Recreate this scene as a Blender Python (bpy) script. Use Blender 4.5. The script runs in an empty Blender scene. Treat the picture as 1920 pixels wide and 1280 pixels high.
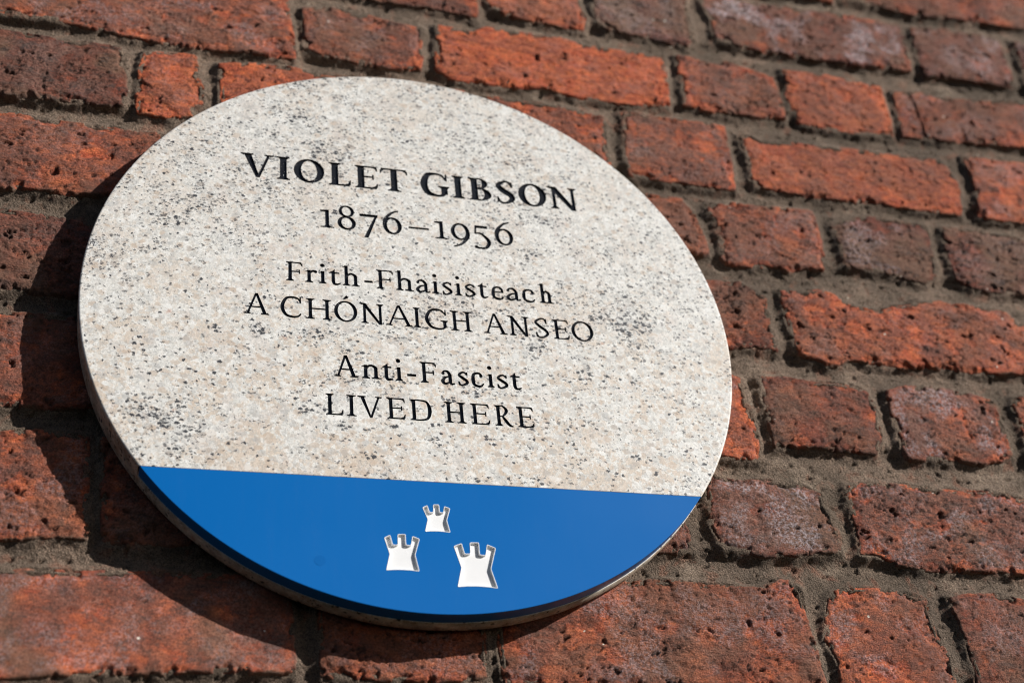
import bpy, math, random
import numpy as np
from mathutils import Matrix, Vector
from mathutils.geometry import delaunay_2d_cdt

# ------------------------------------------------------------------ camera, sky, sun, exposure
S = 0.23                    # radius of the plaque in metres; plaque-plane units below are radii
sc = bpy.context.scene
CO = sc.collection

def W(x, y, z=0.0):         # plaque coordinates (right, up, out of the wall) -> world (wall faces -Y)
    return Vector((x * S, -z * S, y * S))

FPX = 2816.538212
ROT = np.array([[0.9614995, -0.0938673, 0.2582784], [0.078235, -0.8074631, -0.5847073], [0.2634352, 0.5824021, -0.7690317]])
TR = np.array([-0.272613, -0.086256, 4.545691])
cam = bpy.data.cameras.new('camera')
cam_o = bpy.data.objects.new('camera', cam)
CO.objects.link(cam_o)
sc.camera = cam_o
cam.sensor_width = 36.0
cam.lens = FPX / 1920 * 36.0
cam.clip_start = 0.05
cam.clip_end = 100
Wm = np.array([[1, 0, 0], [0, 0, 1], [0, -1, 0]], float)      # world vector -> plaque axes
Rw = ROT @ Wm                                               # world -> camera (x right, y down, z forward)
right, down, fwd = Rw[0], Rw[1], Rw[2]
pos = -(ROT.T @ TR)
m = Matrix(((right[0], -down[0], -fwd[0], 0), (right[1], -down[1], -fwd[1], 0), (right[2], -down[2], -fwd[2], 0), (0, 0, 0, 1)))
cam_o.matrix_world = Matrix.Translation(W(*pos)) @ m
cam.dof.use_dof = True
cam.dof.focus_distance = 4.36 * S
cam.dof.aperture_fstop = 5.0

sun_dir = Vector((0.1501, -0.108, 0.0880)).normalized()      # towards the sun
el = math.asin(sun_dir.z)
world = bpy.data.worlds.new('World')
sc.world = world
world.use_nodes = True
wn = world.node_tree.nodes
bg = wn['Background']
sky = wn.new('ShaderNodeTexSky')
sky.sky_type = 'NISHITA'
sky.sun_disc = False
sky.sun_elevation = el
sky.air_density = 0.6
sky.dust_density = 0.4
sky.sun_rotation = math.atan2(sun_dir.x, sun_dir.y)
world.node_tree.links.new(sky.outputs[0], bg.inputs[0])
bg.inputs[1].default_value = 0.05
sun = bpy.data.lights.new('sun', 'SUN')
sun_o = bpy.data.objects.new('sun', sun)
CO.objects.link(sun_o)
sun.energy = 5.0
sun.angle = math.radians(0.5)
sun.color = (1.0, 0.97, 0.925)
sun_o.rotation_euler = (-sun_dir).to_track_quat('-Z', 'Y').to_euler()
sun_o.location = (0.7, -1.5, 0.9)
sc.view_settings.view_transform = 'Standard'
sc.view_settings.look = 'None'
sc.view_settings.exposure = 0.22
sc.view_settings.gamma = 1.0
sc.cycles.max_bounces = 6
sc.cycles.filter_width = 1.1          # crisp, like the lens in focus

# ------------------------------------------------------------------ helpers
def tag(o, label=None, cat=None, group=None, kind=None):
    if label: o['label'] = label
    if cat: o['category'] = cat
    if group: o['group'] = group
    if kind: o['kind'] = kind
    return o

def empty(name, loc=(0, 0, 0)):
    o = bpy.data.objects.new(name, None)
    CO.objects.link(o)
    o.location = loc
    o.empty_display_size = 0.05
    return o

def link_mesh(name, verts, faces, mat, parent=None, smooth=False, loc=None):
    me = bpy.data.meshes.new(name)
    me.from_pydata([tuple(v) for v in verts], [], faces)
    if smooth:
        me.polygons.foreach_set('use_smooth', [True] * len(me.polygons))
    me.update()
    o = bpy.data.objects.new(name, me)
    CO.objects.link(o)
    me.materials.append(mat)
    if parent is not None: o.parent = parent
    if loc is not None: o.location = loc
    return o

def grid_mesh(name, X, Y, Z, keep, mat, parent, loc, attrs=None):
    """X, Y, Z: 2-D arrays in metres (plaque axes); keep: cell mask; ONE mesh of quads."""
    ny, nx = X.shape
    idx = np.arange(ny * nx).reshape(ny, nx)
    q = np.stack([idx[:-1, :-1], idx[:-1, 1:], idx[1:, 1:], idx[1:, :-1]], -1)[keep]
    used = np.zeros(ny * nx, bool)
    used[q.ravel()] = True
    new = np.cumsum(used) - 1
    q = new[q]
    co = np.stack([X.ravel()[used], -Z.ravel()[used], Y.ravel()[used]], -1) - np.array(loc)
    me = bpy.data.meshes.new(name)
    me.vertices.add(len(co))
    me.vertices.foreach_set('co', co.astype(np.float32).ravel())
    me.loops.add(q.size)
    me.loops.foreach_set('vertex_index', q.astype(np.int32).ravel())
    me.polygons.add(len(q))
    me.polygons.foreach_set('loop_start', np.arange(0, q.size, 4, dtype=np.int32))
    me.polygons.foreach_set('loop_total', np.full(len(q), 4, dtype=np.int32))
    me.polygons.foreach_set('use_smooth', np.ones(len(q), bool))
    for k, v in (attrs or {}).items():
        a = me.attributes.new(k, 'FLOAT', 'POINT')
        a.data.foreach_set('value', v.ravel()[used].astype(np.float32))
    me.update(calc_edges=True)
    me.materials.append(mat)
    o = bpy.data.objects.new(name, me)
    CO.objects.link(o)
    o.parent = parent
    o.location = loc
    return o

def _grad(ix, iy, seed):
    h = (ix * 374761393 + iy * 668265263 + seed * 974634777) & 0xFFFFFFFF
    h = ((h ^ (h >> 13)) * 1274126177) & 0xFFFFFFFF
    h = h ^ (h >> 16)
    a = (h & 0xFFFF) / 65536.0 * 2 * np.pi
    return np.cos(a), np.sin(a)

def perlin(x, y, seed=0):
    x0 = np.floor(x).astype(np.int64); y0 = np.floor(y).astype(np.int64)
    fx = x - x0; fy = y - y0
    u = fx * fx * fx * (fx * (fx * 6 - 15) + 10); v = fy * fy * fy * (fy * (fy * 6 - 15) + 10)
    def g(dx, dy):
        a, b = _grad(x0 + dx, y0 + dy, seed)
        return a * (fx - dx) + b * (fy - dy)
    a = g(0, 0) * (1 - u) + g(1, 0) * u
    b = g(0, 1) * (1 - u) + g(1, 1) * u
    return (a * (1 - v) + b * v) * 1.5

def fbm(x, y, scale, seed=0, octv=3, gain=0.5):
    r = 0; a = 1.0; s = scale
    for k in range(octv):
        r = r + a * perlin(x / s + 17.3 * k, y / s - 9.1 * k, seed + 31 * k)
        a *= gain; s /= 2.03
    return r

def sst(a, b, x):
    t = np.clip((x - a) / (b - a), 0, 1)
    return t * t * (3 - 2 * t)

def sdf(poly, X, Y):
    """signed distance to a polygon, positive inside"""
    P = np.array(poly); Q = np.roll(P, -1, 0)
    d = np.full(X.shape, 1e9); ins = np.zeros(X.shape, bool)
    for (ax, ay), (bx, by) in zip(P, Q):
        ex, ey = bx - ax, by - ay
        t = np.clip(((X - ax) * ex + (Y - ay) * ey) / (ex * ex + ey * ey + 1e-12), 0, 1)
        d = np.minimum(d, (X - ax - t * ex) ** 2 + (Y - ay - t * ey) ** 2)
        if abs(by - ay) > 1e-12:
            c = (ay > Y) != (by > Y)
            ins ^= c & (X < (bx - ax) * (Y - ay) / (by - ay) + ax)
    d = np.sqrt(d)
    return np.where(ins, d, -d)

# ------------------------------------------------------------------ materials
class MT:
    def __init__(self, name):
        self.m = bpy.data.materials.new(name)
        self.m.use_nodes = True
        self.t = self.m.node_tree
        self.b = self.t.nodes['Principled BSDF']
    def n(self, kind, **kw):
        nd = self.t.nodes.new(kind)
        for k, v in kw.items():
            if k.startswith('i_'):
                nd.inputs[k[2:].replace('_', ' ')].default_value = v
            else:
                setattr(nd, k, v)
        return nd
    def l(self, a, b): self.t.links.new(a, b)
    def val(self, sock, v):
        if isinstance(v, (int, float, tuple)): sock.default_value = v
        else: self.l(v, sock)
    def math(self, op, a, b=0.0, c=None):
        nd = self.n('ShaderNodeMath', operation=op)
        self.val(nd.inputs[0], a); self.val(nd.inputs[1], b)
        if c is not None: self.val(nd.inputs[2], c)
        return nd.outputs[0]
    def ramp(self, x, a, b, lo=0.0, hi=1.0):
        nd = self.n('ShaderNodeMapRange', interpolation_type='SMOOTHSTEP')
        self.val(nd.inputs['Value'], x)
        nd.inputs['From Min'].default_value = a; nd.inputs['From Max'].default_value = b
        self.val(nd.inputs['To Min'], lo); self.val(nd.inputs['To Max'], hi)
        return nd.outputs[0]
    def mix(self, f, a, b):
        nd = self.n('ShaderNodeMix', data_type='RGBA')
        self.val(nd.inputs[0], f); self.val(nd.inputs[6], a); self.val(nd.inputs[7], b)
        return nd.outputs[2]
    def noise(self, vec, scale, detail=3.0, rough=0.55, dist=0.0):
        nd = self.n('ShaderNodeTexNoise')
        self.l(vec, nd.inputs['Vector'])
        nd.inputs['Scale'].default_value = scale; nd.inputs['Detail'].default_value = detail
        nd.inputs['Roughness'].default_value = rough; nd.inputs['Distortion'].default_value = dist
        return nd
    def voro(self, vec, scale, feature='F1', rnd=1.0):
        nd = self.n('ShaderNodeTexVoronoi', feature=feature)
        self.l(vec, nd.inputs['Vector'])
        nd.inputs['Scale'].default_value = scale; nd.inputs['Randomness'].default_value = rnd
        return nd
    def bump(self, h, strength, dist, normal=None):
        nd = self.n('ShaderNodeBump')
        self.l(h, nd.inputs['Height'])
        nd.inputs['Strength'].default_value = strength; nd.inputs['Distance'].default_value = dist
        if normal is not None: self.l(normal, nd.inputs['Normal'])
        return nd.outputs[0]
    def mapping(self, vec, scale=(1, 1, 1), rot=(0, 0, 0), loc=(0, 0, 0)):
        nd = self.n('ShaderNodeMapping')
        self.l(vec, nd.inputs[0])
        nd.inputs['Scale'].default_value = scale; nd.inputs['Rotation'].default_value = rot; nd.inputs['Location'].default_value = loc
        return nd.outputs[0]

def c4(r, g, b): return (r, g, b, 1.0)

def brick_material():
    M = MT('fired_brick')
    tc = M.n('ShaderNodeTexCoord'); oi = M.n('ShaderNodeObjectInfo')
    off = M.n('ShaderNodeVectorMath', operation='MULTIPLY_ADD')
    M.l(oi.outputs['Random'], off.inputs[0]); off.inputs[1].default_value = (7.1, 3.3, 5.7); M.l(tc.outputs['Object'], off.inputs[2])
    v = off.outputs[0]
    at = lambda nm, ty='OBJECT': M.n('ShaderNodeAttribute', attribute_name=nm, attribute_type=ty).outputs['Fac']
    tone, purple, bloom, sd, rel = at('tone'), at('purple'), at('bloom'), at('edge_mm', 'GEOMETRY'), at('pit', 'GEOMETRY')
    rough_ = at('rough')
    vs = M.mapping(v, scale=(1, 1, 2.2), rot=(0, math.radians(6), 0))      # firing streaks run along the brick
    n1 = M.noise(v, 42, 4, 0.6, 0.3).outputs[0]
    n2 = M.noise(vs, 90, 5, 0.65, 0.6).outputs[0]
    n3 = M.noise(v, 520, 4, 0.7).outputs[0]
    n4 = M.noise(v, 16, 3, 0.5, 0.4).outputs[0]
    # clean orange body, redder in patches
    body = M.mix(M.ramp(n2, 0.35, 0.62), c4(0.70, 0.172, 0.060), c4(0.47, 0.094, 0.040))
    dark = M.mix(M.ramp(n2, 0.38, 0.6), c4(0.24, 0.060, 0.032), c4(0.12, 0.042, 0.028))
    tf = M.math('ADD', tone, M.math('MULTIPLY', M.math('SUBTRACT', n1, 0.5), 1.5))
    col = M.mix(M.ramp(tf, 0.12, 0.68), body, dark)
    # burnt purple-grey skin in the middle of the face, worn away towards the arrises
    cen = at('skin', 'GEOMETRY')
    pf = M.math('MULTIPLY', M.math('MULTIPLY', cen, M.math('MULTIPLY_ADD', purple, 0.8, 0.25)), M.ramp(n2, 0.34, 0.60, 0.6, 1.15))
    skin = M.mix(M.ramp(n3, 0.38, 0.6), c4(0.095, 0.046, 0.035), c4(0.26, 0.105, 0.070))
    col = M.mix(pf, col, skin)
    # dusty brown grime
    col = M.mix(M.math('MULTIPLY', M.ramp(n4, 0.46, 0.62), M.math('MULTIPLY_ADD', tone, 0.9, 0.12)), col, c4(0.19, 0.105, 0.065))
    n7 = M.noise(vs, 55, 5, 0.7, 0.8).outputs[0]
    col = M.mix(M.math('MULTIPLY', M.ramp(n7, 0.5, 0.66), M.math('MULTIPLY_ADD', tone, 0.8, 0.2)), col, c4(0.075, 0.05, 0.042))
    col = M.mix(M.math('MULTIPLY', M.ramp(n7, 0.46, 0.32), 0.35), col, c4(0.42, 0.20, 0.14))
    # lime bloom: broken, speckled
    n5 = M.noise(v, 30, 3, 0.55, 0.5).outputs[0]
    bf = M.math('MULTIPLY', M.ramp(n5, 0.46, 0.60), M.ramp(M.noise(v, 420, 4, 0.75).outputs[0], 0.44, 0.58))
    bf = M.math('MULTIPLY', M.math('MULTIPLY', bf, M.ramp(sd, 0.5, 6.0)), M.math('MULTIPLY', bloom, 1.0))
    col = M.mix(M.math('MINIMUM', M.math('MULTIPLY', bf, 1.25), 0.95), col, c4(0.46, 0.39, 0.41))
    # mortar dust caught at the arrises
    ef = M.math('MAXIMUM', M.math('MULTIPLY', M.ramp(M.math('ADD', sd, M.math('MULTIPLY', M.math('SUBTRACT', n2, 0.5), 9.0)), 1.4, -1.2), 0.9), M.ramp(sd, -0.1, -1.0))
    col = M.mix(ef, col, c4(0.18, 0.125, 0.09))
    # grain
    g = M.ramp(M.noise(v, 850, 4, 0.75).outputs[0], 0.33, 0.67, 0.50, 1.38)
    mul = M.n('ShaderNodeVectorMath', operation='SCALE'); M.l(col, mul.inputs[0]); M.l(g, mul.inputs['Scale'])
    col = mul.outputs[0]
    po = M.voro(M.mapping(v, scale=(1, 1, 1.3), rot=(0, 0.4, 0)), 230); ps = M.n('ShaderNodeSeparateColor'); M.l(po.outputs['Color'], ps.inputs[0])
    pore = M.math('MULTIPLY', M.ramp(M.math('ADD', po.outputs['Distance'], M.math('MULTIPLY', n3, 0.25)), 0.34, 0.24), M.math('GREATER_THAN', ps.outputs[0], 0.62))
    pore = M.math('MULTIPLY', pore, M.math('MULTIPLY', at('pores'), M.ramp(rough_, 0.25, 0.8, 0.25, 1.0)))
    col = M.mix(M.math('MULTIPLY', pore, 0.7), col, c4(0.035, 0.02, 0.018))
    # grime and lime that run on from brick to brick
    gp = M.n('ShaderNodeNewGeometry').outputs['Position']
    run = M.noise(M.mapping(gp, scale=(1, 1, 0.55)), 9, 4, 0.6, 0.4).outputs[0]
    col = M.mix(M.math('MULTIPLY', M.ramp(run, 0.50, 0.68), 0.42), col, c4(0.14, 0.060, 0.038))
    col = M.mix(M.math('MULTIPLY', M.math('MULTIPLY', M.ramp(M.noise(gp, 14, 4, 0.6, 0.5).outputs[0], 0.54, 0.70), M.ramp(n3, 0.42, 0.6)), 0.22), col, c4(0.36, 0.27, 0.23))
    # pits and cracks coloured darker
    col = M.mix(M.math('MULTIPLY', rel, 0.75), col, c4(0.05, 0.03, 0.025))
    # quartz specks
    vo = M.voro(v, 95)
    sep = M.n('ShaderNodeSeparateColor'); M.l(vo.outputs['Color'], sep.inputs[0])
    sp = M.math('MULTIPLY', M.math('LESS_THAN', vo.outputs['Distance'], 0.085), M.math('GREATER_THAN', sep.outputs[0], 0.93))
    col = M.mix(sp, col, c4(0.75, 0.68, 0.58))
    M.l(col, M.b.inputs['Base Color'])
    M.b.inputs['Roughness'].default_value = 0.86
    M.b.inputs['Specular IOR Level'].default_value = 0.35
    h = M.math('ADD', M.noise(v, 800, 5, 0.7).outputs[0], M.math('MULTIPLY', M.noise(vs, 260, 5, 0.72, 0.4).outputs[0], 1.3))
    h = M.math('SUBTRACT', h, M.math('MULTIPLY', pore, 0.9))
    bn = M.n('ShaderNodeBump'); M.l(h, bn.inputs['Height']); M.l(rough_, bn.inputs['Strength']); bn.inputs['Distance'].default_value = 0.0017
    M.l(bn.outputs[0], M.b.inputs['Normal'])
    return M.m

def mortar_material():
    M = MT('lime_mortar')
    v = M.n('ShaderNodeTexCoord').outputs['Object']
    n1 = M.noise(v, 30, 4, 0.6).outputs[0]
    n2 = M.noise(v, 300, 4, 0.65).outputs[0]
    n3 = M.noise(v, 1300, 3, 0.7).outputs[0]
    col = M.mix(M.ramp(n1, 0.36, 0.64), c4(0.215, 0.158, 0.118), c4(0.32, 0.228, 0.168))
    col = M.mix(M.math('MULTIPLY', M.ramp(n2, 0.45, 0.62), 0.5), col, c4(0.12, 0.095, 0.072))
    n4 = M.noise(v, 11, 3, 0.5).outputs[0]
    col = M.mix(M.math('MULTIPLY', M.ramp(n4, 0.5, 0.66), 0.45), col, c4(0.115, 0.09, 0.066))
    run = M.noise(M.mapping(v, scale=(1, 1, 0.55)), 9, 4, 0.6, 0.4).outputs[0]
    col = M.mix(M.math('MULTIPLY', M.ramp(run, 0.48, 0.66), 0.5), col, c4(0.11, 0.085, 0.065))
    col = M.mix(M.math('MULTIPLY', M.ramp(M.noise(v, 24, 4, 0.62, 0.6).outputs[0], 0.55, 0.68), 0.5), col, c4(0.42, 0.32, 0.24))
    # brick dust
    n6 = M.noise(v, 60, 4, 0.6, 0.5).outputs[0]
    col = M.mix(M.math('MULTIPLY', M.ramp(n6, 0.55, 0.68), 0.4), col, c4(0.33, 0.12, 0.07))
    mul = M.n('ShaderNodeVectorMath', operation='SCALE'); M.l(col, mul.inputs[0]); M.l(M.ramp(n3, 0.33, 0.67, 0.42, 1.6), mul.inputs['Scale'])
    col = mul.outputs[0]
    vo = M.voro(v, 130)
    sep = M.n('ShaderNodeSeparateColor'); M.l(vo.outputs['Color'], sep.inputs[0])
    sp = M.math('MULTIPLY', M.math('LESS_THAN', vo.outputs['Distance'], 0.1), M.math('GREATER_THAN', sep.outputs[0], 0.95))
    col = M.mix(sp, col, c4(0.7, 0.62, 0.5))
    M.l(col, M.b.inputs['Base Color'])
    M.b.inputs['Roughness'].default_value = 0.95
    M.b.inputs['Specular IOR Level'].default_value = 0.2
    gr = M.voro(v, 620)
    h = M.math('ADD', M.math('MULTIPLY', n3, 1.4), M.math('MULTIPLY', M.noise(v, 480, 5, 0.75).outputs[0], 1.8))
    h = M.math('SUBTRACT', h, M.math('MULTIPLY', gr.outputs['Distance'], 0.9))
    M.l(M.bump(h, 1.0, 0.0019), M.b.inputs['Normal'])
    return M.m

SWARMS = [(-0.72, -0.44, 0.20, 0.10, 0.26), (-0.49, -0.115, 0.026, 0.024, 0.8), (-0.412, -0.118, 0.026, 0.016, 0.7), (-0.335, -0.108, 0.036, 0.022, 0.8), (-0.64, -0.20, 0.02, 0.02, 0.5), (0.13, -0.285, 0.04, 0.016, 0.6), (0.36, -0.10, 0.05, 0.03, 0.35), (0.66, 0.0, 0.14, 0.08, 0.07), (0.0, -0.47, 0.07, 0.04, 0.16), (0.25, 0.62, 0.40, 0.20, 0.09), (-0.62, 0.30, 0.24, 0.20, 0.08), (-0.33, 0.04, 0.15, 0.04, 0.10), (0.10, 0.0, 0.18, 0.05, 0.08), (-0.25, 0.62, 0.3, 0.16, 0.05)]

def granite_material(name='speckled_granite', sawn_shaded=False):
    M = MT(name)
    v = M.n('ShaderNodeTexCoord').outputs['Object']
    wob = M.n('ShaderNodeVectorMath', operation='MULTIPLY_ADD')
    M.l(M.noise(v, 300, 3, 0.6).outputs['Color'], wob.inputs[0]); wob.inputs[1].default_value = (0.005, 0.005, 0.005); M.l(v, wob.inputs[2])
    vw = wob.outputs[0]
    def sepc(sock):
        nd = M.n('ShaderNodeSeparateColor'); M.l(sock, nd.inputs[0]); return nd.outputs
    sx = M.n('ShaderNodeSeparateXYZ'); M.l(v, sx.inputs[0])
    low = M.ramp(sx.outputs[2], 0.07, -0.08)                     # coarser and warmer down the stone
    # interlocked crystals: milky, pale, cream, smoky
    ca = sepc(M.voro(vw, 330).outputs['Color']); cb = sepc(M.voro(vw, 760).outputs['Color'])
    na = M.noise(v, 210, 4, 0.65, 0.4).outputs[0]; nb = M.noise(v, 480, 3, 0.65).outputs[0]
    lo = M.noise(v, 26, 3, 0.55, 0.3).outputs[0]
    col = M.mix(M.ramp(na, 0.38, 0.62), c4(0.64, 0.625, 0.585), c4(0.79, 0.765, 0.715))
    col = M.mix(M.math('MULTIPLY', M.ramp(cb[0], 0.55, 0.9), 0.55), col, c4(0.86, 0.855, 0.835))
    warm = M.math('MULTIPLY', M.ramp(M.math('ADD', M.math('MULTIPLY', ca[1], 0.35), M.math('ADD', lo, M.math('MULTIPLY', nb, 0.5))), 0.86, 1.12), M.math('MULTIPLY_ADD', low, 0.40, 0.42))
    col = M.mix(warm, col, c4(0.64, 0.53, 0.425))
    pink = M.math('MULTIPLY', M.ramp(M.noise(v, 70, 3, 0.6, 0.3).outputs[0], 0.54, 0.66), 0.35)
    col = M.mix(pink, col, c4(0.62, 0.53, 0.47))
    smoke = M.math('MULTIPLY', M.ramp(M.math('ADD', cb[2], M.math('MULTIPLY', M.noise(v, 90, 3, 0.6).outputs[0], 1.2)), 1.12, 1.45), 0.38)
    col = M.mix(smoke, col, c4(0.36, 0.355, 0.345))
    n9 = M.noise(v, 1000, 4, 0.7).outputs[0]
    mul = M.n('ShaderNodeVectorMath', operation='SCALE'); M.l(col, mul.inputs[0]); M.l(M.ramp(n9, 0.3, 0.7, 0.87, 1.10), mul.inputs['Scale'])
    col = mul.outputs[0]
    # larger single crystals: tan feldspar and smoky quartz
    vk = M.voro(M.mapping(vw, scale=(1, 1, 1.3)), 165); sk = sepc(vk.outputs['Color'])
    kf = M.ramp(vk.outputs['Distance'], 0.60, 0.34)
    col = M.mix(M.math('MULTIPLY', M.math('MULTIPLY', kf, M.math('GREATER_THAN', M.math('MULTIPLY_ADD', low, 0.12, sk[0]), 0.86)), 0.55), col, c4(0.52, 0.40, 0.30))
    col = M.mix(M.math('MULTIPLY', M.math('MULTIPLY', kf, M.math('GREATER_THAN', sk[1], 0.90)), 0.42), col, c4(0.40, 0.395, 0.385))
    col = M.mix(M.math('MULTIPLY', M.math('MULTIPLY', kf, M.math('GREATER_THAN', sk[2], 0.88)), 0.55), col, c4(0.86, 0.85, 0.82))
    # a few named swarms of mica: clumps below the fourth line, at the lower left and the right
    sw = None
    for (px, pz, rx, rz, amp) in SWARMS:
        a_ = M.mapping(v, scale=(1 / (rx * S), 0.0, 1 / (rz * S)), loc=(-px / rx, 0, -pz / rz))
        ln = M.n('ShaderNodeVectorMath', operation='LENGTH'); M.l(a_, ln.inputs[0])
        g_ = M.math('MULTIPLY', M.ramp(ln.outputs['Value'], 1.15, 0.1), amp)
        sw = g_ if sw is None else M.math('ADD', sw, g_)
    # rare rusty grains
    vr = M.voro(vw, 120); sr = sepc(vr.outputs['Color'])
    rust = M.math('MULTIPLY', M.ramp(vr.outputs['Distance'], 0.42, 0.1), M.math('GREATER_THAN', sr[1], 0.975))
    col = M.mix(M.math('MULTIPLY', rust, 0.7), col, c4(0.46, 0.20, 0.12))
    # biotite: crisp ragged flakes, foliated along a shallow slope, gathered in drifts
    tilt = (0, math.radians(10), 0)
    drift = M.noise(M.mapping(v, scale=(1, 1, 1.5), rot=tilt), 42, 5, 0.68, 0.6).outputs[0]
    drift2 = M.noise(v, 10, 2, 0.5).outputs[0]
    dd = M.math('ADD', M.math('SUBTRACT', drift, 0.5), M.math('MULTIPLY', M.math('SUBTRACT', drift2, 0.5), 0.5))
    dd = M.math('ADD', M.math('ADD', dd, sw), M.math('MULTIPLY', low, -0.05))
    wob2 = M.n('ShaderNodeVectorMath', operation='MULTIPLY_ADD')
    M.l(M.noise(v, 420, 4, 0.72).outputs['Color'], wob2.inputs[0]); wob2.inputs[1].default_value = (0.0046, 0.0046, 0.0046); M.l(v, wob2.inputs[2])
    def flakes(scale, stretch, p, shift, r_in, r_out):
        vv = M.mapping(wob2.outputs[0], scale=(1, 1, stretch), rot=tilt, loc=shift)
        vo_ = M.voro(vv, scale); sp_ = sepc(vo_.outputs['Color'])
        on = M.math('GREATER_THAN', M.math('ADD', sp_[0], p), 1.0)
        return M.math('MULTIPLY', on, M.ramp(vo_.outputs['Distance'], r_out, r_in)), sp_[1]
    fa, ra = flakes(400, 1.45, M.ramp(dd, -0.12, 0.24, M.math('MULTIPLY_ADD', low, -0.03, 0.075), 0.36), (0.3, 0, 0.1), 0.42, 0.56)
    fb, rb = flakes(760, 1.3, M.ramp(dd, -0.08, 0.20, 0.02, 0.22), (0.7, 0, 0.4), 0.40, 0.60)
    clus = M.ramp(M.noise(v, 55, 3, 0.6).outputs[0], 0.53, 0.63)
    fc, rc = flakes(235, 1.5, M.math('ADD', M.ramp(dd, 0.03, 0.34, 0.0, 0.97), M.math('MULTIPLY', clus, M.math('MULTIPLY_ADD', low, 0.40, 0.05))), (0.1, 0, 0.9), 0.33, 0.47)
    haze = M.ramp(M.math('ADD', M.math('SUBTRACT', M.noise(v, 200, 4, 0.65, 0.6).outputs[0], 0.5), dd), 0.08, 0.34)
    col = M.mix(M.math('MULTIPLY', haze, 0.14), col, c4(0.30, 0.31, 0.325))
    col = M.mix(M.math('MULTIPLY', fb, M.math('MULTIPLY_ADD', rb, 0.5, 0.4)), col, c4(0.06, 0.065, 0.078))
    col = M.mix(M.math('MULTIPLY', fa, M.math('MULTIPLY_ADD', ra, 0.4, 0.6)), col, c4(0.025, 0.028, 0.036))
    col = M.mix(M.math('MULTIPLY', fc, 0.95), col, c4(0.025, 0.028, 0.036))
    if sawn_shaded:                                  # unpolished, weathered edge, with the rim's shade painted into its colour
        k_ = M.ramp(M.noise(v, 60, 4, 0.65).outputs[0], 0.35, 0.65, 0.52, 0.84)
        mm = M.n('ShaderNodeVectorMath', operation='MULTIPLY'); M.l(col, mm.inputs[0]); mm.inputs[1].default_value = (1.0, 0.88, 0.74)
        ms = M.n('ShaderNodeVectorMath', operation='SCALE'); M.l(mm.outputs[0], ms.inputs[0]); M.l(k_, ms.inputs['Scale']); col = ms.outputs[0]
    M.l(col, M.b.inputs['Base Color'])
    M.b.inputs['Roughness'].default_value = 0.8 if sawn_shaded else 0.5
    M.b.inputs['Specular IOR Level'].default_value = 0.4
    M.l(M.bump(M.math('ADD', n9, M.math('MULTIPLY', cb[1], 0.6)), 0.25, 0.0005), M.b.inputs['Normal'])
    return M.m

def letter_material():
    M = MT('black_letter_paint')
    v = M.n('ShaderNodeTexCoord').outputs['Object']
    M.b.inputs['Base Color'].default_value = c4(0.016, 0.017, 0.020)
    M.b.inputs['Roughness'].default_value = 0.2
    M.b.inputs['Specular IOR Level'].default_value = 0.4
    vo = M.voro(v, 620)                       # beads of paint over the blasted floor of the cut
    sp = M.n('ShaderNodeSeparateColor'); M.l(vo.outputs['Color'], sp.inputs[0])
    bead = M.math('MULTIPLY', M.ramp(vo.outputs['Distance'], 0.42, 0.0), M.math('GREATER_THAN', sp.outputs[0], 0.72))
    h = M.math('ADD', M.math('MULTIPLY', M.noise(v, 700, 3, 0.6).outputs[0], 0.35), M.math('MULTIPLY', bead, 1.7))
    M.l(M.bump(h, 0.7, 0.0008), M.b.inputs['Normal'])
    return M.m

def blue_material():
    M = MT('blue_enamel')
    v = M.n('ShaderNodeTexCoord').outputs['Object']
    n = M.noise(v, 7, 3, 0.5).outputs[0]
    n2 = M.noise(v, 2200, 2, 0.6).outputs[0]
    col = M.mix(n, c4(0.001, 0.122, 0.41), c4(0.002, 0.134, 0.44))
    streak = M.noise(M.mapping(v, scale=(1, 1, 0.12), rot=(0, 0.05, 0)), 160, 4, 0.65).outputs[0]
    dust = M.noise(v, 1500, 3, 0.7).outputs[0]
    df = M.math('MULTIPLY', M.math('MULTIPLY', M.ramp(streak, 0.48, 0.72), M.ramp(dust, 0.42, 0.66)), 0.015)
    col = M.mix(df, col, c4(0.40, 0.40, 0.38))
    M.l(col, M.b.inputs['Base Color'])
    M.l(M.ramp(n, 0.3, 0.7, 0.30, 0.36), M.b.inputs['Roughness'])
    M.b.inputs['Specular IOR Level'].default_value = 0.22
    M.l(M.bump(n2, 0.08, 0.0002), M.b.inputs['Normal'])
    return M.m

def plain(name, col, rough, bs=0.0):
    M = MT(name)
    v = M.n('ShaderNodeTexCoord').outputs['Object']
    n = M.noise(v, 160, 4, 0.6).outputs[0]
    k = tuple(c * 0.95 for c in col)
    M.l(M.mix(n, c4(*col), c4(*k)), M.b.inputs['Base Color'])
    M.b.inputs['Roughness'].default_value = rough
    if bs: M.l(M.bump(n, bs, 0.0004), M.b.inputs['Normal'])
    return M.m

MAT_BRICK, MAT_MORTAR, MAT_GRANITE = brick_material(), mortar_material(), granite_material()
MAT_SAWN_SHADED = granite_material('sawn_shaded_granite_edge', True)
MAT_LETTER, MAT_BLUE = letter_material(), blue_material()
MAT_WHITE = plain('white_enamel', (0.85, 0.85, 0.85), 0.4)
MAT_PLUG = plain('blue_plug_paint', (0.001, 0.120, 0.405), 0.36)
MAT_PLUG.node_tree.nodes['Principled BSDF'].inputs['Specular IOR Level'].default_value = 0.22

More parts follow.
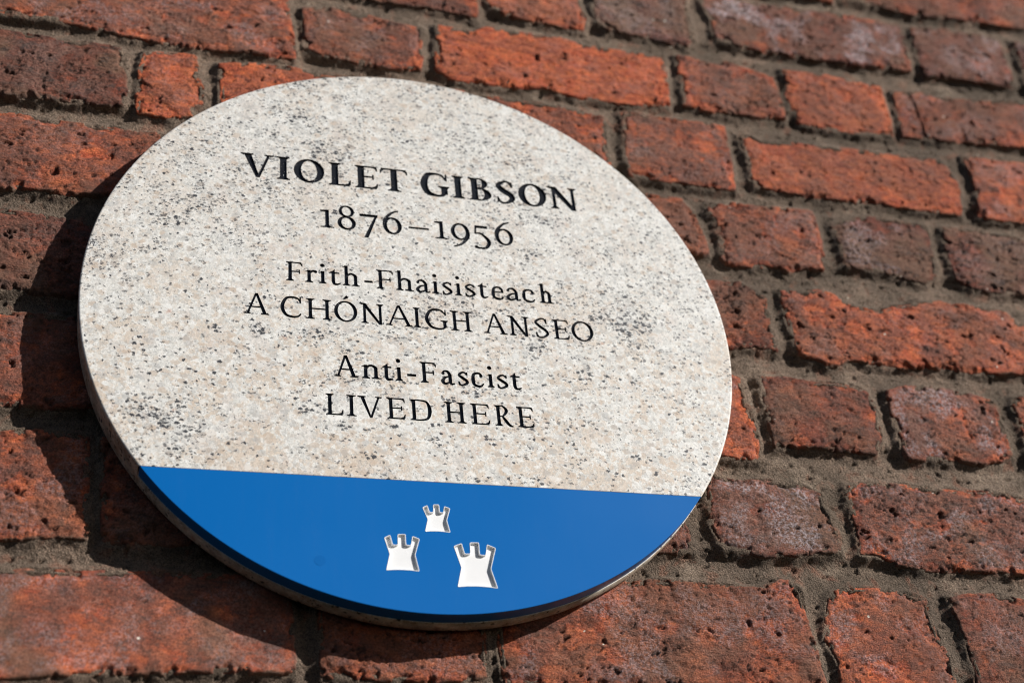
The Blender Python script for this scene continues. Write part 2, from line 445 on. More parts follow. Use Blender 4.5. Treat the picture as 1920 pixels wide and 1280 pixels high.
# ------------------------------------------------------------------ brick wall
# outlines on the wall plane (plaque radii), then tone, burnt skin, lime bloom, trait
BRICKS=[
(0,[(1.928,1.951),(2.264,1.904),(2.486,1.921),(2.812,1.921),(3.043,2.007),(3.119,2.377),(1.958,2.229)],0.45,0.3,0.1,''),
(1,[(-0.184,1.544),(0.016,1.515),(0.133,1.522),(0.319,1.501),(0.33,1.532),(0.316,1.769),(-0.177,1.814)],0.5,0.5,0.1,''),
(1,[(0.374,1.594),(0.432,1.547),(0.524,1.524),(0.671,1.52),(0.743,1.517),(0.759,1.588),(0.737,1.659),(0.738,1.893),(0.38,1.909)],0.25,0.2,0.1,''),
(1,[(0.802,1.672),(0.808,1.583),(0.845,1.539),(0.952,1.53),(1.082,1.519),(1.168,1.509),(1.199,1.554),(1.191,1.705),(1.225,1.967),(0.815,1.974)],0.8,0.7,0.25,''),
(1,[(1.277,1.864),(1.275,1.753),(1.3,1.68),(1.304,1.58),(1.378,1.551),(1.502,1.541),(1.605,1.539),(1.685,1.536),(1.816,1.541),(1.92,1.533),(2.042,1.543),(2.149,1.547),(2.165,1.627),(2.169,1.723),(2.169,1.803),(2.08,1.825),(1.935,1.831),(1.74,1.825),(1.572,1.82),(1.433,1.833)],0.5,0.8,0.9,''),
(1,[(2.22,1.8),(2.204,1.682),(2.207,1.588),(2.215,1.527),(2.322,1.543),(2.442,1.531),(2.624,1.534),(2.636,1.65),(2.637,1.746),(2.635,1.821),(2.508,1.826),(2.358,1.833)],0.6,0.7,0.45,''),
(1,[(2.717,1.817),(2.713,1.68),(2.697,1.525),(2.895,1.522),(3.105,1.526),(3.109,1.817),(2.899,1.828)],0.5,0.5,0.3,''),
(2,[(-1.474,1.328),(-1.458,1.187),(-1.335,1.204),(-1.267,1.199),(-1.164,1.196),(-1.06,1.185),(-0.97,1.174),(-0.837,1.155),(-0.681,1.15),(-0.501,1.158),(-0.361,1.157),(-0.359,1.216),(-0.369,1.295),(-0.378,1.39),(-0.383,1.459),(-0.493,1.457),(-0.68,1.468),(-1.009,1.482),(-1.363,1.488)],0.35,0.55,0.25,''),
(2,[(-0.322,1.413),(-0.32,1.319),(-0.317,1.221),(-0.26,1.194),(-0.175,1.188),(-0.119,1.18),(-0.024,1.17),(0.087,1.187),(0.102,1.234),(0.098,1.302),(0.11,1.368),(0.106,1.399),(0.017,1.398),(-0.086,1.426),(-0.13,1.417),(-0.207,1.439),(-0.265,1.433)],0.45,0.6,0.15,''),
(2,[(0.171,1.426),(0.163,1.356),(0.155,1.271),(0.152,1.194),(0.217,1.154),(0.316,1.155),(0.415,1.153),(0.507,1.169),(0.552,1.177),(0.607,1.159),(0.677,1.141),(0.769,1.141),(0.883,1.138),(0.947,1.149),(1.033,1.157),(1.044,1.291),(1.054,1.414),(0.936,1.421),(0.818,1.423),(0.744,1.426),(0.662,1.445),(0.583,1.451),(0.454,1.449),(0.351,1.446),(0.307,1.412),(0.227,1.419)],0.0,0.12,0.1,''),
(2,[(1.111,1.433),(1.107,1.331),(1.103,1.259),(1.098,1.179),(1.205,1.164),(1.368,1.163),(1.507,1.174),(1.509,1.257),(1.502,1.328),(1.494,1.388),(1.397,1.417),(1.311,1.434),(1.22,1.424),(1.171,1.435)],0.3,0.6,0.1,''),
(2,[(1.56,1.438),(1.567,1.368),(1.542,1.306),(1.534,1.218),(1.563,1.209),(1.572,1.16),(1.63,1.149),(1.709,1.148),(1.809,1.141),(1.959,1.153),(1.971,1.233),(1.971,1.32),(1.973,1.418),(1.913,1.414),(1.835,1.43),(1.745,1.441),(1.651,1.436)],0.12,0.3,0.15,''),
(2,[(2.032,1.399),(2.023,1.314),(2.015,1.24),(2.009,1.161),(2.083,1.159),(2.209,1.164),(2.386,1.18),(2.564,1.184),(2.742,1.165),(2.996,1.174),(3.045,1.438),(2.736,1.433),(2.534,1.43),(2.367,1.408),(2.234,1.409),(2.165,1.421)],0.35,0.45,0.3,'crack'),
(3,[(-1.51,1.138),(-1.472,0.825),(-1.297,0.825),(-1.2,0.829),(-1.094,0.828),(-1.003,0.827),(-0.92,0.838),(-0.913,0.898),(-0.916,0.954),(-0.932,1.006),(-0.924,1.071),(-0.96,1.1),(-1.038,1.104),(-1.094,1.098),(-1.199,1.104),(-1.326,1.113)],0.8,0.7,0.05,''),
(3,[(-0.856,1.092),(-0.873,1.017),(-0.875,0.954),(-0.876,0.868),(-0.87,0.815),(-0.766,0.808),(-0.724,0.822),(-0.695,0.822),(-0.713,0.858),(-0.669,0.89),(-0.667,0.96),(-0.69,1.012),(-0.683,1.044),(-0.698,1.103),(-0.768,1.108)],0.15,0.3,0.1,''),
(3,[(-0.613,1.077),(-0.606,1.001),(-0.603,0.914),(-0.594,0.792),(-0.349,0.766),(-0.098,0.756),(0.197,0.751),(0.25,0.941),(0.242,1.097),(0.03,1.092),(-0.178,1.087),(-0.271,1.091),(-0.354,1.105),(-0.491,1.102)],0.05,0.2,0.05,''),
(3,[(0.33,1.085),(0.36,1.09),(0.419,1.087),(0.618,1.08),(0.698,1.066),(0.758,1.057),(0.755,0.982),(0.748,0.903),(0.757,0.819),(0.665,0.813),(0.392,0.81),(0.316,0.824)],0.3,0.5,0.15,''),
(3,[(0.838,1.089),(0.837,1.009),(0.831,0.929),(0.817,0.849),(0.824,0.786),(0.939,0.777),(1.101,0.77),(1.22,0.766),(1.227,0.844),(1.234,0.977),(1.239,1.081),(1.116,1.089),(0.958,1.085),(0.897,1.096)],0.35,0.65,0.15,''),
(3,[(1.295,1.049),(1.3,0.987),(1.307,0.909),(1.307,0.843),(1.32,0.806),(1.408,0.792),(1.62,0.78),(1.785,0.787),(2.004,0.777),(2.149,0.773),(2.159,0.843),(2.178,0.927),(2.166,0.981),(2.138,1.043),(2.035,1.044),(1.808,1.049),(1.628,1.043),(1.517,1.04),(1.406,1.034),(1.346,1.054)],0.15,0.15,0.05,''),
(3,[(2.251,1.082),(2.256,0.994),(2.254,0.911),(2.242,0.828),(2.234,0.773),(2.343,0.769),(2.437,0.774),(2.846,0.786),(2.933,1.077),(2.666,1.09),(2.507,1.087),(2.371,1.075)],0.25,0.35,0.2,''),
(4,[(-1.479,0.754),(-1.457,0.444),(-1.258,0.438),(-1.197,0.444),(-1.132,0.441),(-1.054,0.432),(-1.019,0.441),(-0.951,0.448),(-0.85,0.447),(-0.72,0.443),(-0.715,0.551),(-0.72,0.694),(-0.797,0.724),(-0.88,0.718),(-0.943,0.729),(-1.004,0.729),(-1.127,0.73),(-1.225,0.74),(-1.288,0.734)],0.35,0.45,0.1,''),
(4,[(0.706,0.681),(0.867,0.699),(1.0,0.69),(1.017,0.662),(1.042,0.624),(1.043,0.579),(1.056,0.52),(1.059,0.48),(1.058,0.456),(1.002,0.442),(0.808,0.442),(0.694,0.451)],0.3,0.55,0.1,''),
(4,[(1.111,0.687),(1.101,0.646),(1.126,0.615),(1.122,0.565),(1.125,0.505),(1.113,0.444),(1.133,0.422),(1.226,0.417),(1.289,0.431),(1.33,0.431),(1.346,0.412),(1.401,0.43),(1.444,0.44),(1.495,0.436),(1.507,0.503),(1.515,0.566),(1.51,0.66),(1.509,0.703),(1.421,0.704),(1.335,0.698),(1.251,0.691),(1.212,0.701)],0.25,0.6,0.15,''),
(4,[(1.577,0.641),(1.588,0.587),(1.593,0.538),(1.595,0.463),(1.678,0.458),(1.75,0.452),(1.82,0.435),(1.903,0.425),(1.949,0.457),(1.96,0.496),(1.962,0.571),(1.968,0.635),(1.971,0.7),(1.894,0.703),(1.819,0.708),(1.731,0.707),(1.592,0.666)],0.65,0.8,0.35,''),
(4,[(2.049,0.699),(2.028,0.592),(2.024,0.528),(2.035,0.455),(2.09,0.42),(2.181,0.41),(2.315,0.413),(2.651,0.399),(2.703,0.661),(2.472,0.672),(2.381,0.674),(2.318,0.692),(2.178,0.703)],0.7,0.5,0.1,'pits'),
(5,[(-1.444,0.34),(-1.407,0.042),(-1.219,0.046),(-1.138,0.053),(-1.072,0.048),(-1.006,0.044),(-0.83,0.047),(-0.833,0.168),(-0.852,0.323),(-0.994,0.313),(-1.082,0.329),(-1.163,0.34),(-1.249,0.341)],0.75,0.4,0.05,'pits'),
(5,[(0.78,0.323),(1.04,0.328),(1.159,0.332),(1.207,0.302),(1.237,0.278),(1.232,0.236),(1.231,0.157),(1.237,0.091),(1.237,0.065),(1.165,0.073),(1.067,0.06),(0.859,0.055),(0.75,0.065)],0.45,0.4,0.05,'pits'),
(5,[(1.308,0.314),(1.304,0.283),(1.307,0.233),(1.305,0.16),(1.312,0.121),(1.313,0.066),(1.343,0.042),(1.39,0.036),(1.414,0.014),(1.45,0.021),(1.491,0.045),(1.532,0.049),(1.63,0.04),(1.73,0.036),(1.855,0.043),(1.937,0.041),(2.063,0.043),(2.161,0.05),(2.287,0.043),(2.353,0.199),(2.333,0.269),(2.227,0.267),(2.193,0.309),(2.132,0.325),(2.037,0.334),(1.97,0.324),(1.932,0.339),(1.837,0.329),(1.817,0.31),(1.739,0.295),(1.669,0.266),(1.598,0.271),(1.527,0.298),(1.499,0.323),(1.45,0.334),(1.376,0.319)],0.25,0.35,0.1,''),
(6,[(-1.438,-0.047),(-1.399,-0.351),(-1.18,-0.346),(-1.111,-0.345),(-1.026,-0.344),(-0.941,-0.342),(-0.767,-0.341),(-0.772,-0.217),(-0.795,-0.038),(-1.004,-0.042),(-1.079,-0.042),(-1.154,-0.042),(-1.21,-0.048)],0.5,0.35,0.1,''),
(6,[(0.804,-0.056),(1.048,-0.056),(1.074,-0.07),(1.076,-0.116),(1.079,-0.168),(1.092,-0.258),(1.092,-0.318),(1.077,-0.372),(1.019,-0.376),(0.949,-0.363),(0.781,-0.36)],0.15,0.3,0.3,''),
(6,[(1.141,-0.062),(1.149,-0.099),(1.147,-0.152),(1.146,-0.203),(1.149,-0.274),(1.152,-0.314),(1.215,-0.311),(1.281,-0.309),(1.345,-0.316),(1.42,-0.317),(1.504,-0.323),(1.53,-0.277),(1.54,-0.224),(1.549,-0.161),(1.542,-0.119),(1.534,-0.082),(1.494,-0.064),(1.367,-0.062),(1.245,-0.051)],0.5,0.4,0.05,''),
(6,[(1.609,-0.075),(1.605,-0.114),(1.598,-0.168),(1.61,-0.219),(1.612,-0.26),(1.608,-0.312),(1.617,-0.336),(1.7,-0.33),(1.785,-0.326),(1.882,-0.334),(1.967,-0.318),(2.011,-0.29),(2.012,-0.231),(2.008,-0.178),(2.005,-0.125),(2.005,-0.086),(1.935,-0.065),(1.866,-0.056),(1.787,-0.049),(1.685,-0.052)],0.45,0.6,0.55,''),
(6,[(2.102,-0.063),(2.087,-0.097),(2.095,-0.129),(2.089,-0.183),(2.088,-0.247),(2.084,-0.331),(2.309,-0.337),(2.355,-0.097),(2.221,-0.053)],0.3,0.3,0.2,''),
(7,[(-1.402,-0.429),(-1.369,-0.782),(-1.139,-0.761),(-1.074,-0.758),(-1.008,-0.75),(-0.927,-0.753),(-0.92,-0.728),(-0.932,-0.672),(-0.934,-0.581),(-0.936,-0.497),(-0.94,-0.442),(-0.998,-0.436),(-1.075,-0.43),(-1.171,-0.439)],0.35,0.4,0.2,''),
(7,[(-0.903,-0.443),(-0.897,-0.579),(-0.887,-0.677),(-0.876,-0.76),(-0.693,-0.759),(-0.495,-0.763),(-0.249,-0.759),(-0.224,-0.43),(-0.602,-0.43)],0.45,0.4,0.1,''),
(7,[(0.532,-0.471),(0.759,-0.568),(0.785,-0.612),(0.795,-0.657),(0.804,-0.71),(0.699,-0.715),(0.516,-0.715)],0.5,0.5,0.4,''),
(7,[(0.901,-0.428),(0.887,-0.507),(0.882,-0.561),(0.878,-0.62),(0.893,-0.661),(0.902,-0.695),(0.939,-0.7),(1.029,-0.714),(1.126,-0.709),(1.219,-0.692),(1.287,-0.684),(1.292,-0.641),(1.283,-0.573),(1.266,-0.53),(1.266,-0.492),(1.225,-0.473),(1.182,-0.461),(1.11,-0.457),(1.064,-0.456),(0.985,-0.463),(0.934,-0.445)],0.6,0.8,0.55,''),
(7,[(1.37,-0.457),(1.362,-0.496),(1.36,-0.544),(1.362,-0.6),(1.363,-0.647),(1.358,-0.693),(1.399,-0.689),(1.428,-0.699),(1.465,-0.721),(1.562,-0.737),(1.643,-0.737),(1.734,-0.733),(1.813,-0.734),(1.898,-0.735),(2.031,-0.743),(2.094,-0.591),(2.076,-0.474),(1.969,-0.464),(1.927,-0.443),(1.806,-0.45),(1.694,-0.449),(1.579,-0.438),(1.488,-0.442),(1.426,-0.443)],0.4,0.8,0.35,'cracks'),
(8,[(-1.419,-0.874),(-1.378,-1.164),(-1.101,-1.146),(-0.964,-1.135),(-0.817,-1.127),(-0.621,-1.117),(-0.479,-1.115),(-0.383,-1.116),(-0.379,-1.092),(-0.384,-1.055),(-0.381,-1.017),(-0.389,-0.941),(-0.395,-0.855),(-0.551,-0.849),(-0.817,-0.849),(-0.946,-0.854),(-1.032,-0.852),(-1.13,-0.856)],0.5,0.35,0.2,'smooth'),
(8,[(-0.312,-0.859),(-0.312,-0.985),(-0.309,-1.076),(-0.306,-1.123),(-0.175,-1.129),(-0.003,-1.135),(0.132,-1.117),(0.136,-1.08),(0.138,-1.018),(0.144,-0.874),(-0.015,-0.856)],0.3,0.3,0.15,''),
(8,[(0.19,-0.872),(0.179,-1.033),(0.182,-1.094),(0.19,-1.132),(0.412,-1.14),(0.723,-1.137),(0.918,-1.131),(1.13,-1.126),(1.129,-1.073),(1.126,-1.015),(1.121,-0.962),(1.115,-0.915),(1.117,-0.875),(1.116,-0.834),(1.089,-0.8),(1.063,-0.801),(1.024,-0.82),(0.986,-0.83),(0.913,-0.824),(0.823,-0.821),(0.696,-0.814),(0.57,-0.826),(0.419,-0.838)],0.4,0.35,0.25,''),
(8,[(1.225,-0.836),(1.203,-0.877),(1.185,-0.916),(1.17,-0.984),(1.183,-1.022),(1.196,-1.053),(1.181,-1.137),(1.349,-1.142),(1.552,-1.133),(1.558,-1.072),(1.564,-1.033),(1.544,-0.979),(1.533,-0.927),(1.533,-0.875),(1.538,-0.846),(1.471,-0.827),(1.403,-0.819),(1.33,-0.817),(1.279,-0.815)],0.25,0.45,0.25,''),
(8,[(1.623,-0.836),(1.619,-0.88),(1.629,-0.907),(1.635,-0.959),(1.635,-1.019),(1.637,-1.07),(1.631,-1.145),(1.896,-1.149),(1.98,-0.859),(1.815,-0.821),(1.749,-0.817),(1.674,-0.82)],0.5,0.5,0.2,'')]
MM = S * 1000.0             # mm per radius
WALL_Z = -0.108 * MM        # brick faces lie 25 mm behind the face of the plaque
TOPS = {0: 2.208, 1: 1.82, 2: 1.448, 3: 1.11, 4: 0.723, 5: 0.35, 6: -0.037, 7: -0.433, 8: -0.822, 9: -1.215}
BOTS = {0: 1.91, 1: 1.537, 2: 1.175, 3: 0.812, 4: 0.444, 5: 0.062, 6: -0.316, 7: -0.723, 8: -1.115, 9: -1.508}
X_MIN, X_MAX, Y_MIN, Y_MAX = -1.95, 3.25, -1.5, 2.24
rng = random.Random(7)
bricks = [dict(row=r, poly=p, tone=a, purple=b, bloom=c, trait=f, seen=True) for r, p, a, b, c, f in BRICKS]

def rough_rect(x0, x1, y0, y1):
    P = []
    j = lambda: rng.uniform(-0.008, 0.008)
    n = max(3, int((x1 - x0) / 0.12)); k = 3
    for i in range(n): P.append((x0 + (x1 - x0) * i / n + (0.012 if i == 0 else 0), y1 + j()))
    for i in range(k): P.append((x1 + j(), y1 + (y0 - y1) * (i + 0.1) / k))
    for i in range(n): P.append((x1 + (x0 - x1) * i / n, y0 + j()))
    for i in range(k): P.append((x0 + j(), y0 + (y1 - y0) * (i + 0.1) / k))
    return P

for r in range(10):         # the courses run on past the frame and behind the plaque
    spans = sorted((min(x for x, y in b['poly']), max(x for x, y in b['poly'])) for b in bricks if b['row'] == r)
    gaps = []
    cur = X_MIN
    for a, b in spans:
        if a - cur > 0.12: gaps.append((cur, a - 0.045, cur == X_MIN))
        cur = b + 0.045
    if X_MAX - cur > 0.1: gaps.append((cur, X_MAX, False))
    for g0, g1, from_right in gaps:
        k = 0
        if from_right:
            x = g1
            while x > g0 + 0.05:
                w = (0.42, 0.88)[(k + r) % 2]
                a = max(g0, x - w)
                bricks.append(dict(row=r, poly=rough_rect(a, x, BOTS[r], TOPS[r]), tone=rng.uniform(.1, .6), purple=rng.uniform(.2, .6), bloom=rng.uniform(0, .3), trait='', seen=False))
                x = a - 0.05; k += 1
        else:
            x = g0
            while x < g1 - 0.05:
                w = (0.42, 0.88)[(k + r) % 2]
                b_ = min(g1, x + w)
                if g1 - b_ < 0.15: b_ = g1
                bricks.append(dict(row=r, poly=rough_rect(x, b_, BOTS[r], TOPS[r]), tone=rng.uniform(.1, .6), purple=rng.uniform(.2, .6), bloom=rng.uniform(0, .3), trait='', seen=False))
                x = b_ + 0.05; k += 1

wall = empty('brick_wall', tuple(W(0.6, Y_MIN, -0.108)))
tag(wall, 'old wall of weathered orange red bricks in sandy brown mortar behind the round plaque', 'wall')
wl = np.array(wall.location)

# mortar field
def axis(a, b, fa, fb, fine, coarse):
    return np.unique(np.concatenate([np.arange(a, fa, coarse), np.arange(fa, fb, fine), np.arange(fb, b + coarse, coarse)]))
gx = axis(X_MIN * MM, X_MAX * MM, -1.4 * MM, 2.85 * MM, 1.15, 3.0)
gy = axis(Y_MIN * MM, Y_MAX * MM, -1.25 * MM, 1.75 * MM, 1.15, 3.0)
GX, GY = np.meshgrid(gx, gy)
GS = np.full(GX.shape, -1e3)          # signed distance to the nearest brick

for n, b in enumerate(bricks):
    P = np.array(b['poly']) * MM
    ux, uy = P[:, 0], P[:, 1]
    i0, i1 = np.searchsorted(gx, [ux.min() - 22, ux.max() + 22]); j0, j1 = np.searchsorted(gy, [uy.min() - 22, uy.max() + 22])
    d = sdf(P, GX[j0:j1, i0:i1], GY[j0:j1, i0:i1])
    GS[j0:j1, i0:i1] = np.maximum(GS[j0:j1, i0:i1], d)

    h = 1.05 if b['seen'] else 2.2
    xs = np.arange(ux.min() - 6, ux.max() + 6, h); ys = np.arange(uy.min() - 6, uy.max() + 6, h)
    X, Y = np.meshgrid(xs, ys)
    sd = sdf(P, X, Y)
    sd = sd + 1.5 + 0.85 * fbm(X, Y, 13, 100 + n, 2, 0.5)
    smooth_face = 0.35 if b['trait'] == 'smooth' else 1.0
    r2 = random.Random(n * 13 + 5)
    cx, cy = ux.mean(), uy.mean()
    F = r2.uniform(-0.9, 0.5) + (X - cx) * r2.uniform(-0.008, 0.008) + (Y - cy) * r2.uniform(-0.02, 0.02)
    F = F + smooth_face * (0.9 * fbm(X, Y, 48, 300 + n, 2) + 0.42 * fbm(X, Y * 1.6, 14, 400 + n, 3) + 0.16 * fbm(X, Y, 3.6, 500 + n, 2))
    # fired skin, spalled off in flat scales towards the arrises
    sk = fbm(X, Y * 1.25, 30, 1300 + n, 4, 0.6) + 0.85 * (sst(0, 13, sd) - 0.62) + 0.55 * (b['purple'] - 0.35)
    skin = sst(-0.03, 0.05, sk)
    F = F + 0.55 * skin * (0.3 if b['trait'] == 'smooth' else 1)
    s2 = fbm(X, Y * 1.5, 19, 1400 + n, 3, 0.6)
    F = F - smooth_face * 0.75 * sst(0.34, 0.40, s2)
    # pores, burst holes, drag cracks; some bricks are clean, some riddled
    riddled = {'pits': 0.16, 'cracks': 0.05, 'smooth': -0.35}.get(b['trait'], r2.choice((-0.14, -0.08, 0.0, 0.06)))
    pn = fbm(X * 0.9, Y * 1.3 + X * 0.25, 3.2, 600 + n, 2); pc = fbm(X, Y, 26, 650 + n, 2)
    p1 = sst(0.66 - riddled, 0.74 - riddled, pn + 0.45 * pc)
    bn = fbm(X, Y * 1.5 + X * 0.3, 13, 700 + n, 3, 0.6)
    p2 = sst(0.80 - riddled * .8, 0.86 - riddled * .8, bn) * (0 if b['trait'] == 'smooth' else 1)
    slant = r2.uniform(0.2, 0.9)
    cr = np.abs(fbm(X, Y * 1.9 + X * slant, 26, 800 + n, 4)); cm = sst(0.0, 0.25, fbm(X, Y, 34, 900 + n, 2) + (0.25 if b['trait'] == 'cracks' else 0))
    p3 = (1 - sst(0.012, 0.05, cr)) * cm * (0 if b['trait'] == 'smooth' else 1)
    Z = F - 1.2 * p1 - 2.8 * p2 - 1.5 * p3
    if b['trait'] == 'crack':         # a full-height break near the left end
        xc = -0.0 + 2.105 * MM + (Y - cy) * -0.02 + 0.8 * fbm(X * 0, Y, 9, 7, 2)
        ck = 1 - sst(0.5, 1.6, np.abs(X - xc)); Z = Z - 2.4 * ck; p3 = np.maximum(p3, ck)
    # worn arrises with broken chips, then the side of the brick
    chip = sst(0.22, 0.32, fbm(X, Y, 17, 1000 + n, 4, 0.65)) * (1 - sst(0.5, 7.5, sd + 2.5 * fbm(X, Y, 9, 1200 + n, 2)))
    Z = Z - 0.7 * (1 - sst(-0.3, 1.6, sd)) - 0.8 * (1 - sst(0, 9, sd)) * sst(-.2, .5, fbm(X, Y, 30, 1100 + n, 2)) - 3.0 * chip
    Z = Z - np.clip(-sd, 0, 5) * 3.6
    pit = np.clip(0.8 * p1 + 0.9 * p2 + p3, 0, 1)
    c = sd > -2.6
    keep = c[:-1, :-1] & c[1:, :-1] & c[:-1, 1:] & c[1:, 1:]
    Zw = (Z + WALL_Z) / 1000.0
    loc = (cx / 1000.0, -WALL_Z / 1000.0, cy / 1000.0)
    o = grid_mesh('brick', X / 1000.0, Y / 1000.0, Zw, keep, MAT_BRICK, wall, (0, 0, 0), dict(edge_mm=sd, pit=pit, skin=skin))
    me = o.data
    me.transform(Matrix.Translation((-loc[0], -loc[1], -loc[2])))
    o.location = (loc[0] - wl[0], loc[1] - wl[1], loc[2] - wl[2])
    o['tone'] = float(b['tone']); o['purple'] = float(b['purple']); o['bloom'] = float(b['bloom'])
    o['pores'] = float(np.clip(0.45 + riddled * 3.5, 0.05, 1.0))
    o['rough'] = 0.3 if b['trait'] == 'smooth' else r2.uniform(0.7, 1.0)

# bucket-handle joints: tooled hollow, its upper and left flanks turned down or towards the sun
out = np.clip(-GS, 0, 30)
out = np.clip(out + 1.2 * fbm(GX, GY, 18, 12, 2), 0, 30)
yy = GY / MM + 0.006 * fbm(GX, GY, 60, 11, 2)
t = np.zeros(GX.shape)              # 0 at the brick below, 1 under the brick above; 0.35 in the upright joints
for r in range(1, 10):
    tt = (yy - TOPS[r]) / (BOTS[r - 1] - TOPS[r])
    t = np.where((tt > -0.5) & (tt < 1.5), np.clip(tt, 0, 1), t)
inbed = np.zeros(GX.shape)
for r in range(1, 10):
    tt = (yy - TOPS[r]) / (BOTS[r - 1] - TOPS[r])
    inbed = np.maximum(inbed, sst(-0.25, 0.1, tt) * (1 - sst(0.9, 1.25, tt)))
Z = -1.2 + 0.7 * fbm(GX, GY, 40, 18, 2) - inbed * 1.7 * sst(0.3, 0.9, t) - (3.8 + 1.2 * inbed) * sst(0.0, 8.5, out)
Z = Z + 0.8 * fbm(GX * 0.7, GY * 1.6, 24, 14, 3) + 0.5 * fbm(GX, GY, 6, 15, 3) + 0.3 * fbm(GX, GY, 2.6, 19, 1)
Z = Z + 0.7 * np.exp(-((out - 2.5) / 2.2) ** 2) * sst(0, .5, fbm(GX, GY, 22, 13, 2)) * (1 - t)   # torn lips
hole = sst(0.64, 0.76, fbm(GX, GY * 1.6, 8, 16, 3))
Z = Z - 2.2 * hole
Z = np.where(GS > 2.5, np.minimum(Z, -3.5), Z)
gap = 1 - sst(0.0, 1.3, np.abs(GS + 0.6))                                   # shrinkage crack beside some bricks
Z = Z - 2.6 * gap * sst(0.0, 0.3, fbm(GX, GY, 26, 17, 2))
c = GS < 6.0
keep = c[:-1, :-1] | c[1:, :-1] | c[:-1, 1:] | c[1:, 1:]
grid_mesh('mortar', GX / 1000, GY / 1000, (Z + WALL_Z) / 1000, keep, MAT_MORTAR, wall, (0, 0, 0)).location = tuple(-wl)
# solid core behind the facing
x0, x1, y0, y1 = X_MIN, X_MAX, Y_MIN, Y_MAX
zf, zb = -0.108 - 12 / MM, -0.108 - 110 / MM
cv = [Vector(W(x, y, z)) - Vector(wl) for z in (zf, zb) for x, y in ((x0, y0), (x1, y0), (x1, y1), (x0, y1))]
link_mesh('wall_core', cv, [(0, 1, 2, 3), (7, 6, 5, 4), (0, 4, 5, 1), (1, 5, 6, 2), (2, 6, 7, 3), (3, 7, 4, 0)], MAT_MORTAR, wall)

# ------------------------------------------------------------------ lettering: glyphs drawn as convex pieces, baseline 0, cap height 1
def smooth_path(pts, k=7):
    P = [np.array(p, float) for p in pts]
    P = [2 * P[0] - P[1]] + P + [2 * P[-1] - P[-2]]
    out_ = []
    for i in range(1, len(P) - 2):
        for s_ in range(k):
            u = s_ / k
            out_.append(0.5 * ((2 * P[i]) + (-P[i - 1] + P[i + 1]) * u + (2 * P[i - 1] - 5 * P[i] + 4 * P[i + 1] - P[i + 2]) * u * u + (-P[i - 1] + 3 * P[i] - 3 * P[i + 1] + P[i + 2]) * u ** 3))
    out_.append(P[-2])
    return np.array(out_)

def stroke(pts, k=7):       # pts: (x, y, width)
    q = smooth_path(pts, k)
    d = np.gradient(q[:, :2], axis=0)
    d /= np.linalg.norm(d, axis=1)[:, None] + 1e-9
    nrm = np.stack([-d[:, 1], d[:, 0]], 1)
    a = q[:, :2] + nrm * q[:, 2:3] / 2; b = q[:, :2] - nrm * q[:, 2:3] / 2
    return [[tuple(a[i]), tuple(b[i]), tuple(b[i + 1]), tuple(a[i + 1])] for i in range(len(q) - 1)]

def quad(x0, y0, x1, y1, w0, w1=None):      # slanted bar with horizontal ends, centred on its axis
    w1 = w0 if w1 is None else w1
    return [[(x0 - w0 / 2, y0), (x0 + w0 / 2, y0), (x1 + w1 / 2, y1), (x1 - w1 / 2, y1)]]

def ring(cx, cy, rx, ry, Sx, ty, tilt=0.12, n=40):
    """bowl with slanted stress"""
    A = [i / n * 2 * math.pi for i in range(n)]
    o_ = [(cx + rx * math.cos(a), cy + ry * math.sin(a)) for a in A]
    ix, iy = rx - Sx, ry - ty
    ip = []
    for a in A:
        x, y = ix * math.cos(a), iy * math.sin(a)
        c_, s_ = math.cos(tilt), math.sin(tilt)
        ip.append((cx + x * c_ - y * s_ * (ix / iy), cy + x * s_ * (iy / max(ix, 1e-6)) * 0.6 + y * c_))
    return [[o_[i], o_[(i + 1) % n], ip[(i + 1) % n], ip[i]] for i in range(n)]

def serif(cx, y, w, L, R, th, up):          # slab with small brackets; up=+1 for a foot serif, -1 for a head serif
    br = 0.055
    pcs = [[(cx - w / 2 - L, y), (cx + w / 2 + R, y), (cx + w / 2 + R, y + up * th * 0.75), (cx + w / 2, y + up * th), (cx - w / 2, y + up * th), (cx - w / 2 - L, y + up * th * 0.75)]]
    if L > 0.02: pcs.append([(cx - w / 2 - min(br, L * .7), y + up * th * 0.9), (cx - w / 2, y + up * th * 0.9), (cx - w / 2, y + up * (th + br)), (cx - w / 2 - br * .25, y + up * (th + br * .45))])
    if R > 0.02: pcs.append([(cx + w / 2, y + up * th * 0.9), (cx + w / 2 + min(br, R * .7), y + up * th * 0.9), (cx + w / 2 + br * .25, y + up * (th + br * .45)), (cx + w / 2, y + up * (th + br))])
    return pcs

def stem(cx, y0, y1, w, th, s=(1, 1, 1, 1), L=0.09):    # s: foot left/right, head left/right
    g = quad(cx, y0, cx, y1, w)
    if s[0] or s[1]: g += serif(cx, y0, w, L * s[0], L * s[1], th, 1)
    if s[2] or s[3]: g += serif(cx, y1, w, L * s[2], L * s[3], th, -1)
    return g

def flag_stem(cx, y0, y1, w, th, foot=(1, 1), L=0.09):  # lowercase stem with a slanted head
    g = quad(cx, y0, cx, y1, w)
    g += [[(cx - w / 2 - 0.10, y1 - 0.075), (cx - w / 2 - 0.085, y1 - 0.105), (cx - w / 2 + 0.01, y1 - 0.10), (cx + w / 2, y1 - 0.02), (cx + w / 2, y1 + 0.012)]]
    if foot[0] or foot[1]: g += serif(cx, y0, w, L * foot[0], L * foot[1], th, 1)
    return g

def dot(cx, cy, r):
    return [[(cx + r * math.cos(i * math.pi / 5), cy + r * math.sin(i * math.pi / 5)) for i in range(10)]]

def bar(x0, x1, y, h): return [[(x0, y - h / 2), (x1, y - h / 2), (x1, y + h / 2), (x0, y + h / 2)]]

